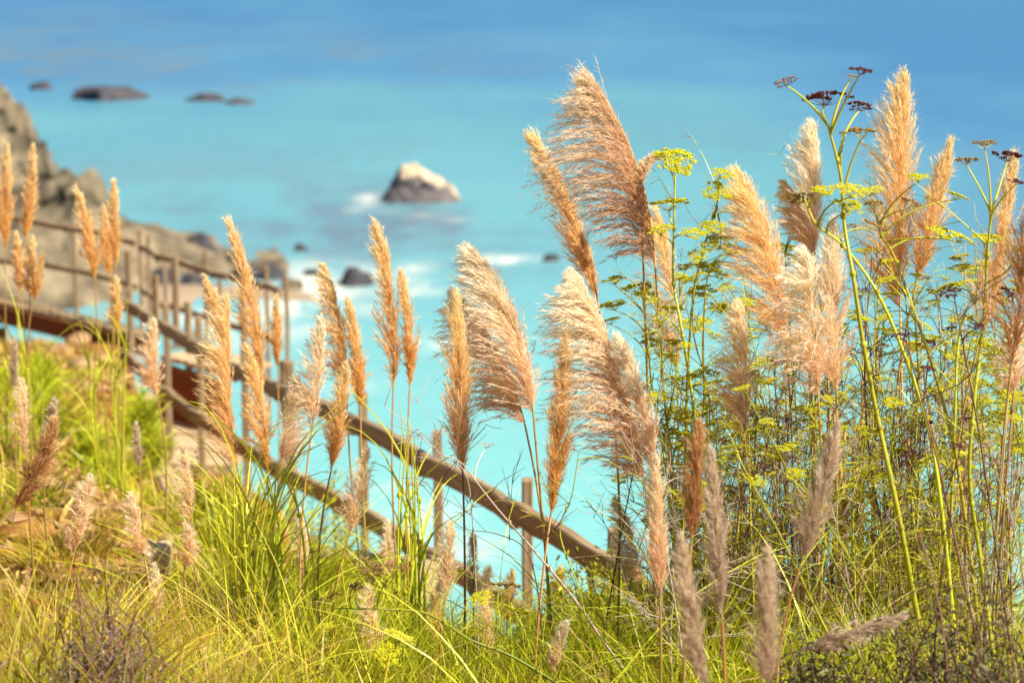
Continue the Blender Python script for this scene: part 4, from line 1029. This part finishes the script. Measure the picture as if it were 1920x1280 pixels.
def canes(label, name, x0, x1, n, d0, d1, ytop, mat, seed, rad, leanpx=20):
    r = np.random.default_rng(seed); made = []
    for i in range(n):
        x = x0 + (x1 - x0) * (i + r.uniform(.2, .8)) / n; d = r.uniform(d0, d1); yt = r.uniform(*ytop); lp = r.normal() * leanpx
        top = P(x + lp, yt, d); fx = P(x, 640, d)[0]; fy = top[1] + r.uniform(-.1, .1); F_ = np.array([fx, fy, float(ground(fx, fy)) - .03])
        c_ = curve(F_, top, 9, 0, .03, r); m_ = MB(); m_.tube(c_, np.linspace(rad, rad * (.6 if mat == 'culm' else .14), 9) * r.uniform(.7, 1.2), 6)
        for q in (2, 4, 6): m_.tube(np.array([c_[q] - (c_[q] - c_[q - 1]) * .06, c_[q], c_[q] + (c_[q + 1] - c_[q]) * .06]), np.array([1, 1.25, 1]) * rad * .95, 6)
        o = obj(name, m_.mesh(name, M[mat], True, F_), loc=F_)
        # one long leaf blade clasping the cane
        m_ = MB(); b = c_[r.integers(1, 7, 4)]; blades(m_, b, r.uniform(.2, .55, 4), r.uniform(.12, .4, 4), np.full(4, .007), 8, 1.2, r)
        tag(obj('leaves', m_.mesh('leaves', M['reed' if mat == 'reed' else 'dry'], False, F_), o), kind='stuff')
        made.append((x + lp, o))
    for q, (_, o) in enumerate(sorted(made, key=lambda t: t[0])): tag(o, ORD[q] + ' from the left, ' + label, 'cane' if mat == 'culm' else 'reed stem', label)


canes("tan upright cane among others behind the fennel thicket", 'pampas_cane', 1500, 1910, 22, 6.4, 7.4, (620, 900), 'culm', 61, .0062, 45)
canes("orange-tan cane low in the thicket behind the leaning grey plume", 'pampas_cane', 1260, 1620, 16, 6.0, 7.0, (860, 1080), 'culm', 62, .0075, 30)
canes("bright green reed stem under the fluffy left plume cluster", 'reed_stem', 430, 556, 18, 6.7, 7.3, (850, 960), 'reed', 63, .0072, 10)
canes("yellow-green reed stem below the slim mid picture pair", 'reed_stem', 738, 792, 10, 6.9, 7.4, (740, 900), 'reed', 64, .0062, 10)
canes("thin green reed stem under the far left plumes", 'reed_stem', 0, 70, 8, 9.8, 10.6, (600, 680), 'reed', 65, .006, 10)
canes("tall green reed stem left of the fence start", 'reed_stem', 180, 236, 7, 9.6, 10.2, (560, 660), 'reed', 66, .006, 8)

# single stalks that cross the middle of the view
fennel("long bleached dead stalk slanting from the dark red stalk down to the bottom edge", 5.9, [(870, 872), (930, 950), (1000, 1030), (1075, 1120), (1130, 1200), (1195, 1290)],
       [(820, 850, 30, 'bare', -.1), (912, 832, 36, 'bare', .3)], 'stemgy', .0042, 0, 301, 0, 'single stalks crossing in front of the fence', name='dead_stalk', cat='dead stalk', foot_ground=False)
fennel("fine bare twig branching left across the sea above the lower rail", 6.0, [(795, 912), (860, 985), (930, 1000), (985, 1030), (1010, 1120), (1020, 1280)],
       [(790, 905, 26, 'bare', 0)], 'stemdk', .0018, 0, 302, 7, 'single stalks crossing in front of the fence', name='bare_twig', cat='twig', foot_ground=False)
fennel("wiry twig with tiny dry umbels beside the middle fence post", 6.1, [(782, 800), (800, 830), (840, 860), (868, 880), (885, 960), (900, 1280)],
       [(768, 818, 40, 'bare', .2), (812, 822, 40, 'bare', .3), (788, 858, 34, 'bare', .8), (772, 905, 30, 'bare', .9)], 'stemgy', .0018, 0, 303, 3, 'single stalks crossing in front of the fence', name='bare_twig', cat='twig', foot_ground=False)
fennel("green fennel stalk lying low across the bottom middle from left to right", 5.7, [(628, 1140), (720, 1142), (800, 1150), (880, 1198), (960, 1230), (1060, 1290)],
       [(668, 1098, 30, Dk, .6), (688, 1060, 56, Bk, .4), (745, 1062, 46, Bk, 1.0)], 'stemgn', .004, 6, 304, 0, 'single stalks crossing in front of the fence', name='fennel_stalk', cat='fennel', foot_ground=False)
fennel("small green fennel with open seed umbel at the bottom, right of the dark red stalk", 5.9, [(945, 1110), (942, 1150), (935, 1220), (925, 1290)],
       [(945, 1096, 60, Bk, 0), (905, 1120, 46, Yk, .7), (975, 1145, 46, Yk, .9), (895, 1180, 34, Yk, 1.4)], 'fennel', .003, 6, 305, 0)
fennel("low green fennel with loose yellow umbels below the curb timber", 5.8, [(640, 1060), (650, 1130), (672, 1210), (700, 1290)],
       [(616, 1120, 50, Bk, .8), (640, 1050, 30, Yk, 0), (748, 1190, 60, Yk, 1.4), (610, 1175, 34, Yk, 1.2), (730, 1225, 56, Yk, 1.9)], 'fennel', .003, 8, 306, 0)
fennel("slim green fennel stalk leaning right over the bottom middle grass", 5.8, [(1085, 850), (1072, 930), (1050, 1000), (1090, 1120), (1120, 1290)], [(1176, 880, 24, Dk, .2)], 'fennel', .0028, 3, 307, 0)
for j, (lab, a, b, d) in enumerate((("long green stem slanting right through the lower thicket, upper one of three", (1400, 740), (1680, 1290), 5.5), ("long green stem slanting right through the lower thicket, middle one of three", (1380, 850), (1600, 1290), 5.4),
                                    ("long green stem slanting right through the lower thicket, lowest of three", (1500, 900), (1730, 1290), 5.3), ("dark stem slanting right between thick fennel and right edge", (1700, 640), (1850, 1290), 5.6),
                                    ("purple-brown stem near the right edge, slanting right to the bottom", (1790, 560), (1905, 1290), 5.7), ("bleached stem near the right edge slanting left to the bottom", (1900, 560), (1840, 1290), 5.9))):
    fennel(lab, d, [a, ((a[0] * 2 + b[0]) / 3 + 6, (a[1] * 2 + b[1]) / 3), ((a[0] + b[0] * 2) / 3 + 4, (a[1] + b[1] * 2) / 3), b], [(a[0] - 10, a[1] - 12, 40, Yk if j < 3 else Dk, 0), (a[0] + 40, a[1] + 50, 34, Yk if j < 3 else Dk, .5)],
           ['stemgn', 'fennel', 'stemgn', 'stemdk', 'stemdk', 'stemgy'][j], .0042, 6 if j < 3 else 0, 320 + j, 4)


# ------------------------------------------------------------------ bushes
def bush(label, px0, px1, ytop, d, n, mat, seed, lsz=.012, name='leafy_bush', dd=.4, twig='stemdk', lw=.5, group=None, cat='bush', up=.5):
    r = np.random.default_rng(seed); xl, xr = P(px0, 640, d)[0], P(px1, 640, d)[0]; yc = d * CP; xc = (xl + xr) / 2; gz = float(ground(xc, yc)); zt = P(960, ytop, d)[2]
    H = zt - gz; W = (xr - xl) / 2; F_ = np.array([xc, yc, gz]); nt = max(24, n // 90)
    az = r.random(nt) * 6.283; rr = np.sqrt(r.random(nt)); end = np.stack([np.cos(az) * rr * W, np.sin(az) * rr * dd, H * np.sqrt(np.maximum(.02, 1 - rr ** 2 * .75)) * r.uniform(.45, 1.05, nt)], -1) * r.uniform(.55, 1.15, (nt, 1)) + F_
    m_ = MB(); tw = []
    for e in end:
        st = F_ + np.array([(e[0] - F_[0]) * .3, (e[1] - F_[1]) * .3, 0]); c_ = curve(st, e, 7, 0, .05, r); tw.append(c_); m_.tube(c_, np.linspace(.005, .0012, 7), 4)
    root = thing(name, label, cat, F_, group); tag(obj('twigs', m_.mesh('twigs', M[twig], True, F_), root), kind='stuff')
    tw = np.array(tw); m_ = MB(); ti = r.integers(0, nt, n); v = 1.2 + r.random(n) ** .7 * 4.79; v0 = np.minimum(v.astype(int), 5); b = tw[ti, v0] + (tw[ti, v0 + 1] - tw[ti, v0]) * (v - v0)[:, None] + r.normal(size=(n, 3)) * .022
    dv = norm(r.normal(size=(n, 3)) + np.array([0, 0, up])); ll = (lsz * r.uniform(.6, 1.5, n))[:, None]
    m_.ribbons(np.stack([b, b + dv * ll * .5, b + dv * ll], 1), lsz * lw * r.uniform(.7, 1.3, n), rng=r, tip=.3)
    tag(obj('leaves', m_.mesh('leaves', M[mat], False, F_), root), kind='stuff')
    return root


bush("yellow-green small leaved bush growing below the end of the wooden rail", 985, 1290, 1066, 7.7, 17000, 'leaf', 1, .016, dd=.35, lw=.7)
bush("small green bush half hidden behind the middle rail and bright reeds", 545, 690, 905, 10.2, 4500, 'leaf', 2, .022, dd=.3)
bush("low green shrub at the foot of the fence under the fluffy plume cluster", 300, 440, 880, 9.4, 4000, 'leaf', 3, .02, dd=.3)
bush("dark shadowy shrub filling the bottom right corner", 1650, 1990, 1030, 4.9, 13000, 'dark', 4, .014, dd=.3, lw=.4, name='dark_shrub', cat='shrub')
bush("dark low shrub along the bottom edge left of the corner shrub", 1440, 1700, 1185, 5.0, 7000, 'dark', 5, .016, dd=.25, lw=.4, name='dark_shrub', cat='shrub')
bush("dry grey-brown weed clump in the bottom left grass", 70, 290, 1085, 4.9, 6500, 'dry2', 6, .005, dd=.3, lw=.8, name='dry_weed', cat='dry weed')
bush("feathery green undergrowth at the foot of the fennel thicket, left half", 1290, 1560, 960, 6.6, 16000, 'leaf', 7, .035, dd=.4, lw=.16, name='undergrowth_bush', cat='undergrowth', up=1.2)
bush("feathery green undergrowth at the foot of the fennel thicket, right half", 1540, 1900, 900, 6.8, 20000, 'leaf', 8, .035, dd=.4, lw=.16, name='undergrowth_bush', cat='undergrowth', up=1.2)

cover('fine_grass', 9000, 5.6, 7.9, -9, 9, .16, .42, 'grass', 207, .36, wd=.005, pxr=(560, 1400))
cover('dry_grass', 3500, 5.2, 7.9, -9, 9, .12, .40, 'dry', 208, .36, wd=.004, pxr=(300, 1900))
cover('fine_grass', 7000, 5.2, 7.6, -9, 9, .16, .50, 'grass', 209, .40, wd=.0045, pxr=(1250, 2000))

cover('bank_grass', 6000, 10, 23, -9, 1, .14, .36, 'grass', 211, .50, wd=.006, lean=.6, curl=1.2, pxr=(-120, 420))
cover('bank_grass', 2500, 12, 23, -9, 1, .15, .40, 'dry', 212, .45, wd=.006, lean=.7, curl=1.0, pxr=(-120, 420))


# long single blades that cross over the rest, and seed stems standing out of the grass
def long_blades(n, px0, px1, d0, d1, lo, hi, mat, seed, wd, lean=.5, curl=.9):
    r = np.random.default_rng(seed); y = r.uniform(d0, d1, n); x = (r.uniform(px0, px1, n) - 960) * K * y
    base = np.stack([x, y, ground(x, y) - .02], -1); m_ = MB(); az = np.where(r.random(n) < .5, r.normal(size=n) * .6, math.pi + r.normal(size=n) * .6)
    blades(m_, base, r.uniform(lo, hi, n), np.abs(r.normal(size=n)) * lean, wd * r.uniform(.6, 1.3, n), 11, curl, r, spread=az)
    tag(obj('long_grass', m_.mesh('long_grass', M[mat])), kind='stuff')


long_blades(150, 380, 900, 5.2, 7.2, .35, .7, 'reed', 221, .0042)
long_blades(130, -60, 1100, 4.6, 6.0, .25, .5, 'dry', 222, .0030, .6, 1.3)
long_blades(90, -60, 260, 4.4, 5.1, .35, .6, 'grass2', 223, .0045, .7, .9)
long_blades(300, 900, 1950, 5.0, 7.0, .4, .9, 'reed', 224, .0050, .5, 1.4)
long_blades(200, 1150, 1950, 5.0, 7.0, .4, .9, 'dry', 225, .0060, .5, 1.6)

# steps beyond the fence, going down from the landing
ls = thing('lower_steps', "tan wooden steps seen through the fence below the red-brown landing box", 'steps', P(320, 880, 18.0))
for i in range(5):
    yy = 752 + i * 28; dd_ = 19.4 - i * .42
    a = P(262 - i * 3, yy, dd_); b = P(402 + i * 10, yy + 14, dd_ - .1); b[2] = a[2]
    bk = norm((b - a)[None])[0]; pv = np.array([-bk[1], bk[0], 0])
    for k_ in range(2): board('tread_plank', a + pv * (.02 + k_ * .2), b + pv * (.02 + k_ * .2), .04, .19, 'deck', ls, seed=i * 3 + k_ + 900)
    board('riser', a - [0, 0, .11] - pv * .06, b - [0, 0, .11] - pv * .06, .17, .03, 'deck', ls, seed=i + 950)

bush("tangled bright green undergrowth low in the right of the thicket", 1500, 1930, 1010, 6.2, 15000, 'leaf', 11, .034, dd=.35, lw=.14, name='undergrowth_bush', cat='undergrowth', up=1.2)
bush("tangled bright green undergrowth low in the left of the thicket", 1230, 1520, 1060, 6.0, 11000, 'leaf', 12, .034, dd=.3, lw=.14, name='undergrowth_bush', cat='undergrowth', up=1.2)

r = np.random.default_rng(301); n = 2600; y = r.uniform(7.8, 21, n); x = (r.uniform(-60, 420, n) - 960) * K * y; kk_ = sdist(x, y) > .3; x, y = x[kk_], y[kk_]; n = len(x)
base = np.stack([x, y, ground(x, y) + .01], -1); dv = norm(np.stack([r.normal(size=n), r.normal(size=n), r.normal(size=n) * .35 + .15], -1)); ll = r.uniform(.04, .16, n)[:, None]
mb = MB(); mb.ribbons(np.stack([base, base + dv * ll * .5 + [0, 0, .01], base + dv * ll], 1), r.uniform(.008, .03, n), rng=r, tip=.3)
tag(obj('leaf_litter', mb.mesh('leaf_litter', M['dry'])), kind='stuff')
n = 700; y = r.uniform(7.8, 20, n); x = (r.uniform(-60, 420, n) - 960) * K * y; kk_ = sdist(x, y) > .9; x, y = x[kk_], y[kk_]
mb = MB(); mb.blobs(np.stack([x, y, ground(x, y)], -1), r.uniform(.015, .06, len(x)) , .7, rng=r)
tag(obj('loose_gravel', mb.mesh('loose_gravel', M['boulder'])), kind='stuff')
for q, (xx, dd_, hh_, ww) in enumerate([(160, 12.6, .45, 110), (50, 13.6, .35, 110), (238, 11.6, .40, 90), (252, 13.8, .45, 70)]):
    bush(["bright green leafy clump on the bank above the bare earth", "yellow-green leafy clump near the left edge below the boulders", "green leafy clump beside the start of the middle rail", "narrow green clump at the edge of the bank beside the steps", "leafy clump under the boulders left of the fence start"][q],
         xx - ww / 2, xx + ww / 2, proj(np.array([[P(xx, 640, dd_)[0], dd_ * CP, float(ground(P(xx, 640, dd_)[0], dd_ * CP)) + hh_]]))[1][0], dd_, 2600, 'grass', 330 + q, .11, dd=.35, lw=.10, up=1.4)
